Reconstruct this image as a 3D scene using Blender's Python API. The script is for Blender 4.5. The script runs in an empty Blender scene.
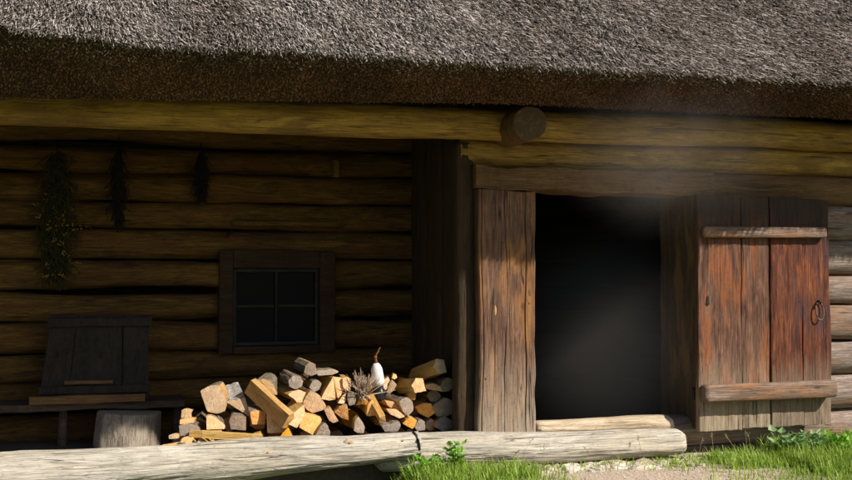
import bpy, bmesh, math, random
import numpy as np
from mathutils import Vector, Matrix, noise, Euler
random.seed(7); rng = np.random.default_rng(11)
S = bpy.context.scene
COL = S.collection
PI = math.pi
# ------------------------------------------------------------------ camera
F = 1100.0; YAW = math.radians(16); PITCH = math.radians(1.82); CAM = Vector((-2.275, -6.73, 1.2))
cam = bpy.data.objects.new('camera', bpy.data.cameras.new('camera')); COL.objects.link(cam)
cam.data.sensor_width = 36; cam.data.lens = 36*F/852; cam.data.clip_end = 500
cam.location = CAM; cam.rotation_euler = (PI/2+PITCH, 0, -YAW); S.camera = cam
RM = Euler((PI/2+PITCH, 0, -YAW)).to_matrix()
def at(px, py, Y):
    """point of the real place seen at a photo pixel, on the upright plane y = Y"""
    d = RM @ Vector(((px-426)/F, (240-py)/F, -1))
    return CAM + d*((Y-CAM.y)/d.y)
# ------------------------------------------------------------------ sky, sun, exposure
SD = Vector((1.0, -1.0, 1.16)).normalized()
W = bpy.data.worlds.new('World'); S.world = W; W.use_nodes = True
wn = W.node_tree; bg = wn.nodes['Background']
sk = wn.nodes.new('ShaderNodeTexSky'); sk.sky_type = 'NISHITA'; sk.sun_disc = False
sk.sun_elevation = math.asin(SD.z); sk.sun_rotation = math.atan2(SD.x, SD.y)
wn.links.new(sk.outputs[0], bg.inputs[0]); bg.inputs[1].default_value = 0.075
sun = bpy.data.objects.new('sun', bpy.data.lights.new('sun', 'SUN')); COL.objects.link(sun)
sun.data.energy = 5.0; sun.data.angle = math.radians(0.6); sun.data.color = (1.0, 0.94, 0.84)
sun.rotation_euler = SD.to_track_quat('Z', 'Y').to_euler()
sun.location = SD*20
S.view_settings.view_transform = 'Standard'; S.view_settings.look = 'None'
S.view_settings.exposure = 0.45; S.view_settings.gamma = 1
try: S.view_settings.use_curve_mapping = False
except Exception: pass
S.cycles.volume_step_rate = 2.0
# ------------------------------------------------------------------ helpers
def link(name, me, parent=None, loc=None):
    o = bpy.data.objects.new(name, me); COL.objects.link(o)
    if parent: o.parent = parent
    if loc is not None: o.location = loc
    return o
def tag(o, label=None, cat=None, group=None, kind=None):
    if label: o['label'] = label
    if cat: o['category'] = cat
    if group: o['group'] = group
    if kind: o['kind'] = kind
    return o
def thing(name, label, cat, loc=(0, 0, 0), group=None):
    return tag(link(name, None, loc=loc), label, cat, group)
def mesh(name, vs, fs, mats, parent=None, smooth=False, loc=None, mi=None):
    me = bpy.data.meshes.new(name); me.from_pydata([tuple(v) for v in vs], [], fs)
    for m in (mats if isinstance(mats, (list, tuple)) else [mats]): me.materials.append(m)
    if mi is not None: me.polygons.foreach_set('material_index', mi)
    if smooth: me.polygons.foreach_set('use_smooth', [True]*len(me.polygons))
    me.update()
    return link(name, me, parent, loc)
class MB:
    def __init__(s): s.v = []; s.f = []; s.mi = []; s.sm = []
    def add(s, vs, fs, mi=0, smooth=False):
        b = len(s.v); s.v += [Vector(v) for v in vs]
        for i, f in enumerate(fs):
            s.f.append([b+k for k in f]); s.mi.append(mi[i] if isinstance(mi, list) else mi); s.sm.append(smooth)
        return s
    def build(s, name, mats, parent=None, loc=None):
        off = Vector(loc) if loc is not None else Vector((0, 0, 0))
        me = bpy.data.meshes.new(name); me.from_pydata([tuple(v-off) for v in s.v], [], s.f)
        for m in (mats if isinstance(mats, (list, tuple)) else [mats]): me.materials.append(m)
        me.polygons.foreach_set('material_index', s.mi); me.polygons.foreach_set('use_smooth', s.sm)
        me.update(); return link(name, me, parent, off if loc is not None else None)
def rel(o, root):           # keep world placement while parenting to a moved empty
    o.parent = root; o.location = Vector(o.location)-root.location; return o
def fbm(p, o=3): return noise.fractal(p, 1.0, 2.0, o)
def log(mb, p0, p1, r0, r1, seg=28, rings=60, sq=2.0, amp=.012, crack=0.0, seed=0.0, flat=None, mi=0, capmi=None, sag=0.0, ry=1.0, endround=0.0):
    """a tapered log with uneven surface, optional squared section, drying cracks and cut ends"""
    p0 = Vector(p0); p1 = Vector(p1); ax = (p1-p0); L = ax.length; ax.normalize()
    up = Vector((0, 0, 1)) if abs(ax.z) < .9 else Vector((0, 1, 0))
    u = ax.cross(up).normalized(); w = u.cross(ax).normalized()
    vs = []; fs = []; mis = []
    for i in range(rings+1):
        t = i/rings; c = p0.lerp(p1, t) + w*(-sag*math.sin(PI*t))
        c += (u*fbm(Vector((t*L*.6, seed, 3.3)))+w*fbm(Vector((t*L*.6, seed, 9.1))))*amp*1.1
        r = r0+(r1-r0)*t
        if endround:
            e = min(t, 1-t)*L
            if e < endround: r *= 1-.22*(1-e/endround)**2
        for k in range(seg):
            a = 2*PI*k/seg; ca, sa = math.cos(a), math.sin(a)
            q = (abs(ca)**sq+abs(sa)**sq)**(-1/sq)
            rr = r*q*(1+amp/r*.9*fbm(Vector((t*L*1.3+seed, ca*1.1, sa*1.1+seed)), 3))
            if crack:
                g = noise.noise(Vector((t*L*.9+seed*3, ca*5.5, sa*5.5)))
                g2 = noise.noise(Vector((t*L*2.2+seed*7, ca*13, sa*13)))
                rr -= crack*max(0, 1-abs(g)*9)+crack*.35*max(0, 1-abs(g2)*5)
            vs.append(c+u*(ca*rr*ry)+w*(sa*rr))
    for i in range(rings):
        for k in range(seg):
            k2 = (k+1) % seg
            fs.append((i*seg+k, (i+1)*seg+k, (i+1)*seg+k2, i*seg+k2)); mis.append(mi)
    n = len(vs)
    # cut ends as a ring, slightly dished, so they are separate faces
    for base, s_, c in ((0, -1, p0), (rings*seg, 1, p1)):
        m = len(vs)
        for k in range(seg): vs.append(vs[base+k]+ax*s_*.001+(vs[base+k]-c)*-.03)
        vs.append(sum((vs[base+k] for k in range(seg)), Vector())/seg+ax*s_*.004)
        for k in range(seg):
            k2 = (k+1) % seg
            a = (base+k, base+k2, m+k2, m+k); b = (m+k, m+k2, m+seg)
            if s_ == 1: a = a[::-1]; b = b[::-1]
            fs.append(a[::-1] if False else a); mis.append(mi); fs.append(b); mis.append(capmi if capmi is not None else mi)
    mb.add(vs, fs, mis, True)
    return mb
def plank(mb, x0, x1, y0, y1, z0, z1, nx=6, nz=24, amp=.003, seed=0, mi=0, bev=.006, wob=.004, edge=0.0, grooves=()):
    """box whose front (-y) face is a fine uneven grid with worn edges"""
    vs = []; fs = []
    def pt(u, v, front):
        x = x0+(x1-x0)*u; z = z0+(z1-z0)*v
        x += wob*fbm(Vector((seed+u*2, z*2.0, 1.7)))*(1 if 0 <= u <= 1 else 1)
        z += wob*fbm(Vector((x*3, seed+v*2, 7.7)))
        if edge and (v == 0): z += edge*noise.noise(Vector((x*14, seed, 0)))
        y = y0 if front else y1
        if front:
            y += amp*fbm(Vector((x*22+seed, z*2.2, seed)))
            e = min(min(u, 1-u)*(x1-x0), min(v, 1-v)*(z1-z0))
            if e < bev: y += (bev-e)*.8
            for gu, gw, gd in grooves:
                dd = abs(u-gu-.02*noise.noise(Vector((gu*9, z*1.5, 0))))*(x1-x0)
                if dd < gw: y += gd*(1-dd/gw)*(.4+.6*min(1, max(0, .5+1.4*noise.noise(Vector((gu*5, z*1.1, 3))))))
        return Vector((x, y, z))
    us = [0]+[min(.5, bev/(x1-x0))]+[i/nx for i in range(1, nx)]+[max(.5, 1-bev/(x1-x0))]+[1]
    vv = [0]+[min(.5, bev/(z1-z0))]+[i/nz for i in range(1, nz)]+[max(.5, 1-bev/(z1-z0))]+[1]
    us = sorted(us); vv = sorted(vv); n = len(us); m = len(vv)
    for v in vv:
        for u in us: vs.append(pt(u, v, True))
    off = len(vs)
    for v in vv:
        for u in us: vs.append(pt(u, v, False))
    for j in range(m-1):
        for i in range(n-1):
            a = j*n+i; fs.append((a, a+1, a+n+1, a+n)); b = a+off; fs.append((b, b+n, b+n+1, b+1))
    for i in range(n-1):
        fs.append((i, off+i, off+i+1, i+1)); t = (m-1)*n+i; fs.append((t, t+1, off+t+1, off+t))
    for j in range(m-1):
        a = j*n; fs.append((a, a+n, off+a+n, off+a)); b = j*n+n-1; fs.append((b, off+b, off+b+n, b+n))
    mb.add(vs, fs, mi)
    return mb
def tube(mb, pts, r, seg=8, mi=0, closed=False, taper=None):
    pts = [Vector(p) for p in pts]; vs = []; fs = []; n = len(pts)
    for i, p in enumerate(pts):
        if closed: t = (pts[(i+1) % n]-pts[i-1]).normalized()
        else: t = (pts[min(i+1, n-1)]-pts[max(i-1, 0)]).normalized()
        up = Vector((0, 0, 1)) if abs(t.z) < .9 else Vector((0, 1, 0))
        u = t.cross(up).normalized(); w = u.cross(t)
        rr = r*(taper[i] if taper else 1)
        for k in range(seg):
            a = 2*PI*k/seg; vs.append(p+u*math.cos(a)*rr+w*math.sin(a)*rr)
    for i in range(n if closed else n-1):
        for k in range(seg):
            j = (i+1) % n; k2 = (k+1) % seg
            fs.append((i*seg+k, j*seg+k, j*seg+k2, i*seg+k2))
    if not closed:
        fs.append(tuple(range(seg))); fs.append(tuple(range((n-1)*seg, n*seg))[::-1])
    mb.add(vs, fs, mi, True); return mb
def blob(mb, c, r, mi, seed=0):
    vs = []; fs = []; c = Vector(c)
    for i in range(6):
        ph = i/5*PI/2
        for k in range(12):
            a = 2*PI*k/12; q = 1+.2*noise.noise(Vector((math.cos(a), math.sin(a), seed)))
            vs.append(c+Vector((r[0]*math.cos(a)*math.cos(ph)*q, -r[1]*math.sin(ph), r[2]*math.sin(a)*math.cos(ph)*q)))
    for i in range(5):
        for k in range(12): fs.append((i*12+k, i*12+(k+1) % 12, (i+1)*12+(k+1) % 12, (i+1)*12+k))
    mb.add(vs, fs, mi, True)
# ------------------------------------------------------------------ materials
class N:
    def __init__(s, name):
        s.m = bpy.data.materials.new(name); s.m.use_nodes = True; s.t = s.m.node_tree
        s.b = s.t.nodes['Principled BSDF']; s.b.inputs['Specular IOR Level'].default_value = .3
        s.tc = s.t.nodes.new('ShaderNodeTexCoord')
    def n(s, typ, **kw):
        x = s.t.nodes.new(typ)
        for k, v in kw.items():
            if hasattr(x, k): setattr(x, k, v)
        return x
    def l(s, a, b): s.t.links.new(a, b)
    def mp(s, scale, loc=(0, 0, 0), src=None):
        m = s.n('ShaderNodeMapping'); m.inputs['Scale'].default_value = scale; m.inputs['Location'].default_value = loc
        s.l(src or s.tc.outputs['Object'], m.inputs['Vector']); return m.outputs[0]
    def noise(s, vec, scale, detail=4, rough=.55, dist=0):
        x = s.n('ShaderNodeTexNoise'); x.inputs['Scale'].default_value = scale; x.inputs['Detail'].default_value = detail
        x.inputs['Roughness'].default_value = rough; x.inputs['Distortion'].default_value = dist
        s.l(vec, x.inputs['Vector']); return x.outputs['Fac']
    def ramp(s, fac, stops):
        r = s.n('ShaderNodeValToRGB'); e = r.color_ramp.elements
        while len(e) < len(stops): e.new(.5)
        for i, (p, c) in enumerate(stops):
            e[i].position = p; e[i].color = (*c, 1) if isinstance(c, (tuple, list)) else (c, c, c, 1)
        s.l(fac, r.inputs[0]); return r.outputs[0]
    def mix(s, fac, a, b, mode='MIX'):
        x = s.n('ShaderNodeMix'); x.data_type = 'RGBA'; x.blend_type = mode
        for v, i in ((fac, 0), (a, 6), (b, 7)):
            if hasattr(v, 'is_linked') or hasattr(v, 'links'): s.l(v, x.inputs[i])
            elif i == 0: x.inputs[0].default_value = v
            else: x.inputs[i].default_value = (*v, 1) if isinstance(v, (tuple, list)) else (v, v, v, 1)
        return x.outputs[2]
    def math(s, op, a, b=0.0):
        x = s.n('ShaderNodeMath'); x.operation = op
        for v, i in ((a, 0), (b, 1)):
            if isinstance(v, (int, float)): x.inputs[i].default_value = v
            else: s.l(v, x.inputs[i])
        return x.outputs[0]
    def bump(s, h, st, dist=.01):
        b = s.n('ShaderNodeBump'); b.inputs['Strength'].default_value = st; b.inputs['Distance'].default_value = dist
        s.l(h, b.inputs['Height']); s.l(b.outputs[0], s.b.inputs['Normal'])
    def fin(s, col, rough=.85):
        s.l(col, s.b.inputs['Base Color']) if not isinstance(col, tuple) else None
        if isinstance(col, tuple): s.b.inputs['Base Color'].default_value = (*col, 1)
        s.b.inputs['Roughness'].default_value = rough; return s.m
def wood(name, cols, ax='X', dark=(.03, .02, .015), crack=.5, fine=1.0, patch=None, patch_amt=.5, rough=.85, bump=.6, grad=None, rand=0.0, darkened=None):
    """weathered timber: long fibres, drying cracks, blotches; grad=(z0,z1,colour,noise) greying by height"""
    n = N(name); st = {'X': (1, 22, 22), 'Y': (22, 1, 22), 'Z': (22, 22, 1)}[ax]
    lo = {'X': (.35, 14, 14), 'Y': (14, .35, 14), 'Z': (14, 14, .35)}[ax]
    src = n.tc.outputs['Object']
    if rand:
        oi = n.n('ShaderNodeObjectInfo'); va = n.n('ShaderNodeVectorMath'); va.operation = 'ADD'
        cm = n.n('ShaderNodeCombineXYZ'); k = n.math('MULTIPLY', oi.outputs['Random'], 37.0)
        for i in range(3): n.l(k, cm.inputs[i])
        n.l(src, va.inputs[0]); n.l(cm.outputs[0], va.inputs[1]); src = va.outputs[0]
    fib = n.noise(n.mp(st, src=src), 6*fine, 8, .7, .6)
    med = n.noise(n.mp(tuple(v if v == 1 else v*.22 for v in st), (3, 1, 2), src), 3.2*fine, 5, .6, 1.2)
    big = n.noise(n.mp((1.3, 1.3, 1.3), (7, 2, 5), src), 1.6, 3, .5)
    c = n.ramp(n.math('ADD', n.math('MULTIPLY', fib, .6), n.math('MULTIPLY', med, .4)), [(.38, cols[0]), (.5, cols[1]), (.62, cols[2])])
    c = n.mix(n.ramp(big, [(.35, 0.0), (.7, .55)]), c, n.mix(1.0, c, (.62, .58, .55), 'MULTIPLY'))
    if patch:
        pm = n.ramp(n.noise(n.mp(tuple(v if v == 1 else v*.2 for v in st), (1, 9, 4), src), 1.8, 3, .6, .5), [(.5, 0.0), (.62, patch_amt)])
        c = n.mix(pm, c, patch)
    if grad:
        z0, z1, gc, gn = grad
        sp = n.n('ShaderNodeSeparateXYZ'); n.l(n.tc.outputs['Object'], sp.inputs[0])
        zz = n.math('ADD', sp.outputs[2], n.math('MULTIPLY', n.math('SUBTRACT', med, .5), gn))
        mr = n.n('ShaderNodeMapRange'); mr.inputs[1].default_value = z0; mr.inputs[2].default_value = z1
        n.l(zz, mr.inputs[0])
        g2 = n.mix(1.0, n.ramp(fib, [(.3, .55), (.65, 1.1)]), gc, 'MULTIPLY')
        c = n.mix(mr.outputs[0], g2, c)
    if darkened:  # timber gets darker towards the top, with an uneven edge
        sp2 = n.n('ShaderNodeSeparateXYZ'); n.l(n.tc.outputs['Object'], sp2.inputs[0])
        m2 = n.n('ShaderNodeMapRange'); m2.inputs[1].default_value = darkened[0]; m2.inputs[2].default_value = darkened[1]
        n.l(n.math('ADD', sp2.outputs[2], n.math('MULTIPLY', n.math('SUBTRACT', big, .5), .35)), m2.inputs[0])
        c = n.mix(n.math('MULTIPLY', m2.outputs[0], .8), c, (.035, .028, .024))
    if rand:
        hs = n.n('ShaderNodeHueSaturation'); n.l(c, hs.inputs['Color'])
        n.l(n.math('ADD', n.math('MULTIPLY', oi.outputs['Random'], rand), 1-rand*.5), hs.inputs['Value'])
        n.l(n.math('ADD', n.math('MULTIPLY', n.math('FRACT', n.math('MULTIPLY', oi.outputs['Random'], 7.3)), .02), .49), hs.inputs['Hue'])
        c = hs.outputs[0]
    spk = n.noise(n.mp((1, 1, 1), (8, 1, 3), src), 38, 3, .7)
    c = n.mix(n.ramp(spk, [(.30, .45), (.44, 0.0)]), c, n.mix(1.0, c, (.45, .40, .36), 'MULTIPLY'))
    # drying cracks
    cr = n.noise(n.mp(lo, (2, 3, 1), src), 1.5*fine, 3, .5, .8)
    ridge = n.math('ABSOLUTE', n.math('SUBTRACT', cr, .5))
    cm_ = n.ramp(ridge, [(0.0, 1.0), (.02, .0)])
    gate = n.ramp(n.noise(n.mp(tuple(v if v == 1 else v*.2 for v in st), (5, 5, 5), src), 2, 2), [(.45, 0.0), (.6, 1.0)])
    cr3 = n.noise(n.mp(tuple(v*1.9 if v > 1 else v for v in lo), (6, 3, 8), src), 1.5*fine, 2, .5, .6)
    cm3 = n.math('MULTIPLY', n.ramp(n.math('ABSOLUTE', n.math('SUBTRACT', cr3, .5)), [(0.0, .7), (.02, .0)]), n.ramp(med, [(.45, 0.0), (.6, 1.0)]))
    cm2 = n.math('MULTIPLY', n.math('MAXIMUM', n.math('MULTIPLY', cm_, gate), cm3), crack)
    c = n.mix(cm2, c, dark)
    # small knots
    vo = n.n('ShaderNodeTexVoronoi'); vo.inputs['Scale'].default_value = 2.2; n.l(n.mp(tuple(1.0 if v == 1 else 1.9 for v in st), (4, 4, 4), src), vo.inputs['Vector'])
    kn = n.ramp(vo.outputs['Distance'], [(.03, .75), (.075, 0.0)])
    c = n.mix(kn, c, n.mix(1.0, c, (.4, .3, .22), 'MULTIPLY'))
    h = n.math('SUBTRACT', n.math('ADD', fib, n.math('MULTIPLY', med, .6)), n.math('MULTIPLY', cm2, 1.2))
    n.bump(h, bump, .012)
    return n.fin(c, rough)
M = {}
M['sill'] = wood('bleached_log', [(.29, .25, .20), (.52, .47, .39), (.68, .63, .55)], crack=.9, fine=.9, patch=(.62, .52, .38), patch_amt=.4, dark=(.08, .06, .045), bump=.8)
M['sillend'] = wood('bleached_end', [(.25, .2, .15), (.42, .35, .27), (.55, .48, .4)], ax='Z', crack=.5)
M['wall'] = wood('grey_wall_log', [(.13, .09, .07), (.27, .20, .16), (.43, .36, .32)], crack=.8, patch=(.26, .14, .075), patch_amt=.7, dark=(.03, .02, .015))
M['beam'] = wood('ochre_beam', [(.18, .098, .022), (.42, .245, .05), (.58, .36, .09)], crack=.9, patch=(.20, .11, .035), patch_amt=.7)
M['back'] = wood('dark_back_log', [(.048, .022, .007), (.145, .074, .016), (.27, .15, .028)], crack=.8, patch=(.13, .05, .017), patch_amt=.6)
M['part'] = wood('brown_upright_board', [(.03, .018, .009), (.065, .04, .02), (.10, .062, .028)], ax='Z', crack=.8)
M['lintel'] = wood('brown_lintel', [(.10, .055, .025), (.19, .105, .045), (.27, .15, .06)], crack=.8)
M['post'] = wood('weathered_post', [(.075, .036, .025), (.17, .088, .055), (.28, .165, .105)], ax='Z', crack=1.0, patch=(.42, .19, .06), patch_amt=.55, grad=(.1, .75, (.38, .30, .22), .45), fine=.9)
M['jamb'] = wood('brown_jamb', [(.05, .032, .018), (.10, .068, .04), (.17, .115, .065)], ax='Z', crack=.8, patch=(.3, .17, .07), patch_amt=.5)
M['doorA'] = wood('door_board_brown', [(.05, .022, .016), (.14, .064, .038), (.27, .15, .095)], ax='Z', crack=.8, patch=(.27, .085, .028), patch_amt=.7, grad=(.2, .7, (.36, .275, .185), .7), darkened=(1.4, 1.62))
M['doorB'] = wood('door_board_red', [(.04, .014, .010), (.14, .04, .018), (.32, .10, .035)], ax='Z', crack=.8, patch=(.07, .03, .03), patch_amt=.85, grad=(.25, .65, (.26, .19, .13), .5), darkened=(1.4, 1.62))
M['batten'] = wood('door_batten', [(.09, .055, .04), (.20, .13, .09), (.36, .27, .21)], crack=.8, patch=(.40, .17, .06), patch_amt=.6)
M['darkened'] = wood('sooty_log', [(.02, .017, .015), (.04, .034, .030), (.065, .055, .048)], crack=.4)
M['thresh'] = wood('pale_threshold', [(.36, .27, .17), (.56, .44, .30), (.70, .60, .45)], crack=.5, dark=(.15, .09, .05))
M['bench'] = wood('bench_board', [(.05, .03, .02), (.10, .065, .045), (.15, .105, .075)], crack=.6)
M['leanb'] = wood('grey_leaning_board', [(.022, .015, .011), (.042, .031, .024), (.06, .046, .036)], ax='Z', crack=.5)
M['orangebar'] = wood('ochre_bar', [(.12, .065, .025), (.2, .11, .04), (.28, .16, .06)], crack=.5)
M['win'] = wood('window_casing', [(.03, .016, .008), (.055, .03, .014), (.08, .045, .02)], crack=.5)
M['sash'] = wood('grey_sash', [(.025, .024, .022), (.045, .042, .04), (.07, .066, .06)], crack=.3)
M['split'] = wood('split_wood_side', [(.48, .26, .07), (.66, .40, .12), (.78, .54, .24)], ax='Y', crack=.5, rand=.35, fine=1.6, bump=.7, dark=(.3, .16, .05), patch=(.60, .28, .06), patch_amt=.4)
M['bark'] = wood('bark', [(.11, .07, .045), (.27, .20, .14), (.46, .38, .30)], ax='Y', crack=.9, rand=.5, fine=1.5, bump=1.0)
def endmat(name, base, hi):
    n = N(name); oi = n.n('ShaderNodeObjectInfo')
    w = n.n('ShaderNodeTexWave'); w.wave_type = 'RINGS'; w.rings_direction = 'Y'; w.inputs['Scale'].default_value = 22; w.inputs['Distortion'].default_value = 3.5
    w.inputs['Detail'].default_value = 3; w.inputs['Detail Scale'].default_value = 1.5
    n.l(n.mp((1, 1, 1), (.05, 0, .04)), w.inputs['Vector'])
    g = n.noise(n.mp((1, .2, 1)), 22, 4, .65); g2 = n.noise(n.mp((1, 1, 1)), 70, 3, .6)
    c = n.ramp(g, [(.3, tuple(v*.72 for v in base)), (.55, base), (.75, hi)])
    c = n.mix(n.math('MULTIPLY', w.outputs['Fac'], .25), c, n.mix(1.0, c, (.62, .45, .3), 'MULTIPLY'))
    c = n.mix(n.ramp(g2, [(.62, 0.0), (.72, .5)]), c, tuple(v*.4 for v in base))
    q = n.noise(n.mp((1, .3, .35), (1, 2, 3)), 26, 3, .6, .5); ck = n.ramp(n.math('ABSOLUTE', n.math('SUBTRACT', q, .5)), [(0, .8), (.02, 0.0)])
    c = n.mix(n.math('MULTIPLY', ck, n.ramp(g, [(.4, 0.0), (.55, 1.0)])), c, tuple(v*.25 for v in base))
    hs = n.n('ShaderNodeHueSaturation'); n.l(c, hs.inputs['Color'])
    n.l(n.math('ADD', n.math('MULTIPLY', oi.outputs['Random'], .4), .75), hs.inputs['Value'])
    n.l(n.math('ADD', n.math('MULTIPLY', n.math('FRACT', n.math('MULTIPLY', oi.outputs['Random'], 5.7)), .5), .75), hs.inputs['Saturation'])
    n.bump(n.math('ADD', g, n.math('MULTIPLY', g2, .5)), .7, .006)
    return n.fin(hs.outputs[0], .8)
M['endp'] = endmat('cut_end_pale', (.76, .48, .24), (.90, .70, .45))
M['endo'] = endmat('cut_end_orange', (.78, .38, .11), (.88, .54, .22))
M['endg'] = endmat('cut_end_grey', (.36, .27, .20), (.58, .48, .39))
M['facep'] = wood('split_face', [(.52, .33, .11), (.70, .48, .2), (.82, .62, .33)], ax='X', crack=.5, fine=1.4, dark=(.3, .16, .05))
M['thresh2'] = wood('fresh_orange_scar', [(.5, .25, .07), (.66, .36, .11), (.75, .48, .18)], ax='Z', crack=.2)
M['beamend'] = endmat('beam_cut_end', (.10, .065, .04), (.19, .13, .085))
M['peg'] = wood('ochre_peg', [(.16, .09, .03), (.26, .15, .05), (.34, .2, .07)], ax='Z')
M['whitebark'] = wood('white_bark', [(.16, .13, .11), (.50, .47, .43), (.80, .77, .72)], ax='X', crack=.9, fine=1.3, bump=1.0)
def plain(name, col, rough=.7, metal=0, nz=.25, sc=30):
    n = N(name); g = n.noise(n.mp((1, 1, 1)), sc, 4, .6)
    c = n.ramp(g, [(.3, tuple(v*(1-nz) for v in col)), (.7, tuple(min(1, v*(1+nz)) for v in col))])
    n.b.inputs['Metallic'].default_value = metal; n.bump(g, .4, .004); return n.fin(c, rough)
M['iron'] = plain('dark_iron', (.035, .03, .027), .55, .6)
M['rust'] = plain('rusty_iron', (.16, .10, .07), .7, .4)
M['glass'] = plain('dark_pane', (.006, .006, .006), .45, 0, .1, 3)
M['white'] = plain('white_glaze', (.66, .65, .61), .5, 0, .12)
M['redcap'] = plain('reddish_brown_neck', (.16, .05, .02), .6)
M['bottle'] = plain('dark_bottle', (.015, .015, .014), .3)
M['twig'] = plain('dry_twig', (.34, .25, .18), .85)
M['herb'] = plain('dry_dark_herb', (.045, .038, .010), .95)
M['flower'] = plain('dry_yellow_flower', (.24, .17, .012), .9)
M['rope'] = plain('dark_cord', (.018, .014, .011), .95)
# thatch
def thatchmat(name, c0, c1, c2, attr=True):
    n = N(name); geo = n.n('ShaderNodeNewGeometry')
    g = n.noise(n.mp((1, 1, 1)), 1.7, 4, .6); g2 = n.noise(n.mp((1, 1, 1)), 60, 2, .5)
    r = geo.outputs['Random Per Island'] if attr else g2
    c = n.ramp(r, [(.0, c0), (.5, c1), (1.0, c2)])
    c = n.mix(n.ramp(g, [(.40, 0.0), (.62, .8)]), c, n.mix(1.0, c, (.56, .52, .47), 'MULTIPLY'))
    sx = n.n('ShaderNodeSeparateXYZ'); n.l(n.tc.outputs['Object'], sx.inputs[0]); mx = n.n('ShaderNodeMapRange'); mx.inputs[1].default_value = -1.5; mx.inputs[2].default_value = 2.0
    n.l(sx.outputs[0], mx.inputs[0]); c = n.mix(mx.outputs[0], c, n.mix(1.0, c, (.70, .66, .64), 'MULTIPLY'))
    mo = n.ramp(n.noise(n.mp((1, 1, 1), (9, 3, 1)), 5, 4, .7), [(.64, 0.0), (.74, .6)])
    c = n.mix(mo, c, (.33, .25, .13))
    return n.fin(c, .75)
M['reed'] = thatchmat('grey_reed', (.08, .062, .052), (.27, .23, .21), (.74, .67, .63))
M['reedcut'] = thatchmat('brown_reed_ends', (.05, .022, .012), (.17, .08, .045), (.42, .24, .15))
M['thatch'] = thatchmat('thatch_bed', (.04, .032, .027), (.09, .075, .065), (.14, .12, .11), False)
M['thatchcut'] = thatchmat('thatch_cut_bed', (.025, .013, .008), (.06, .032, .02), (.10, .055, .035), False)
# ground and plants
def groundmat():
    n = N('ground_earth'); g = n.noise(n.mp((1, 1, 1)), 3, 6, .6); f = n.noise(n.mp((1, 1, 1)), 55, 4, .7)
    grass = n.ramp(f, [(.3, (.07, .09, .02)), (.6, (.14, .17, .04)), (.8, (.2, .21, .07))])
    earth = n.ramp(f, [(.3, (.34, .25, .18)), (.55, (.52, .41, .31)), (.75, (.66, .56, .45))])
    sp = n.n('ShaderNodeSeparateXYZ'); n.l(n.tc.outputs['Object'], sp.inputs[0])
    # worn path: an ellipse of bare ground in front of the doorway
    dx = n.math('MULTIPLY', n.math('SUBTRACT', sp.outputs[0], .95), 1/1.05)
    d2 = n.math('MULTIPLY', dx, dx)
    e = n.math('ADD', d2, n.math('MULTIPLY', n.math('SUBTRACT', g, .5), 1.6))
    msk = n.ramp(e, [(.45, 1.0), (.9, 0.0)])
    c = n.mix(msk, grass, earth)
    n.bump(f, .8, .02); return n.fin(c, .95)
M['ground'] = groundmat()
def leafmat(name, a, b, c_):
    n = N(name); geo = n.n('ShaderNodeNewGeometry')
    c = n.ramp(geo.outputs['Random Per Island'], [(0, a), (.5, b), (1, c_)])
    n.l(c, n.b.inputs['Base Color']); n.b.inputs['Roughness'].default_value = .55
    tr = n.n('ShaderNodeBsdfTranslucent'); mx = n.n('ShaderNodeMixShader'); mx.inputs[0].default_value = .4
    out = n.t.nodes['Material Output']; n.l(c, tr.inputs[0]); n.l(n.b.outputs[0], mx.inputs[1]); n.l(tr.outputs[0], mx.inputs[2]); n.l(mx.outputs[0], out.inputs[0])
    return n.m
M['grass'] = leafmat('grass_blade', (.15, .26, .02), (.28, .43, .04), (.44, .52, .14))
M['leaf'] = leafmat('broad_leaf', (.13, .33, .02), (.20, .45, .03), (.30, .52, .07))
M['leafpale'] = leafmat('pale_leaf', (.16, .30, .10), (.24, .40, .16), (.34, .48, .24))
M['stalk'] = leafmat('dry_stalk', (.3, .26, .12), (.42, .36, .2), (.5, .44, .28))
def stonemat():
    n = N('limestone'); g = n.noise(n.mp((1, 1, 1)), 14, 6, .65); oi = n.n('ShaderNodeNewGeometry')
    c = n.ramp(g, [(.3, (.26, .21, .15)), (.5, (.48, .40, .31)), (.7, (.66, .60, .50))])
    c = n.mix(.35, c, n.ramp(oi.outputs['Random Per Island'], [(0, (.30, .22, .14)), (1, (.75, .72, .68))]))
    n.bump(g, .9, .02); return n.fin(c, .9)
M['stone'] = stonemat()
# ------------------------------------------------------------------ ground (setting)
def gz(x, y):
    z = .03*noise.noise(Vector((x*.5, y*.5, 2)))+.012*noise.noise(Vector((x*3, y*3, 5)))
    z += .02*max(0, min(1, (x-1.2)/1.5))            # a little higher by the open door
    z -= .05*max(0, min(1, (-.6-y)/1.5))
    z -= .42*max(0, min(1, (-.5-x)/.5))*max(0, min(1, (1.5-y)))*max(0, min(1, (y+1.6)/1.0))
    return z-.02
gv = []; gf = []
xs = sorted(set([-200, -80, -30, -12]+[round(-7+.1*i, 3) for i in range(151)]+[14, 30, 80, 200]))
ys = sorted(set([-200, -80, -30, -12]+[round(-7+.1*i, 3) for i in range(121)]+[10, 30, 80, 200]))
for y in ys:
    for x in xs: gv.append((x, y, gz(x, y) if abs(x) < 20 and abs(y) < 20 else -.1))
nx = len(xs)
for j in range(len(ys)-1):
    for i in range(nx-1): gf.append((j*nx+i, j*nx+i+1, (j+1)*nx+i+1, (j+1)*nx+i))
tag(mesh('ground', gv, gf, M['ground'], smooth=True), kind='structure')
# ------------------------------------------------------------------ the log farmhouse
H = thing('log_farmhouse', 'old log farmhouse with thatched roof, open porch and smoky doorway', 'house')
XJ0 = at(478, 300, 0).x; XJ1 = at(533, 300, 0).x         # left doorpost
XK0 = at(692, 300, 0).x; XK1 = at(700, 300, 0).x          # right doorpost front edge
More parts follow.
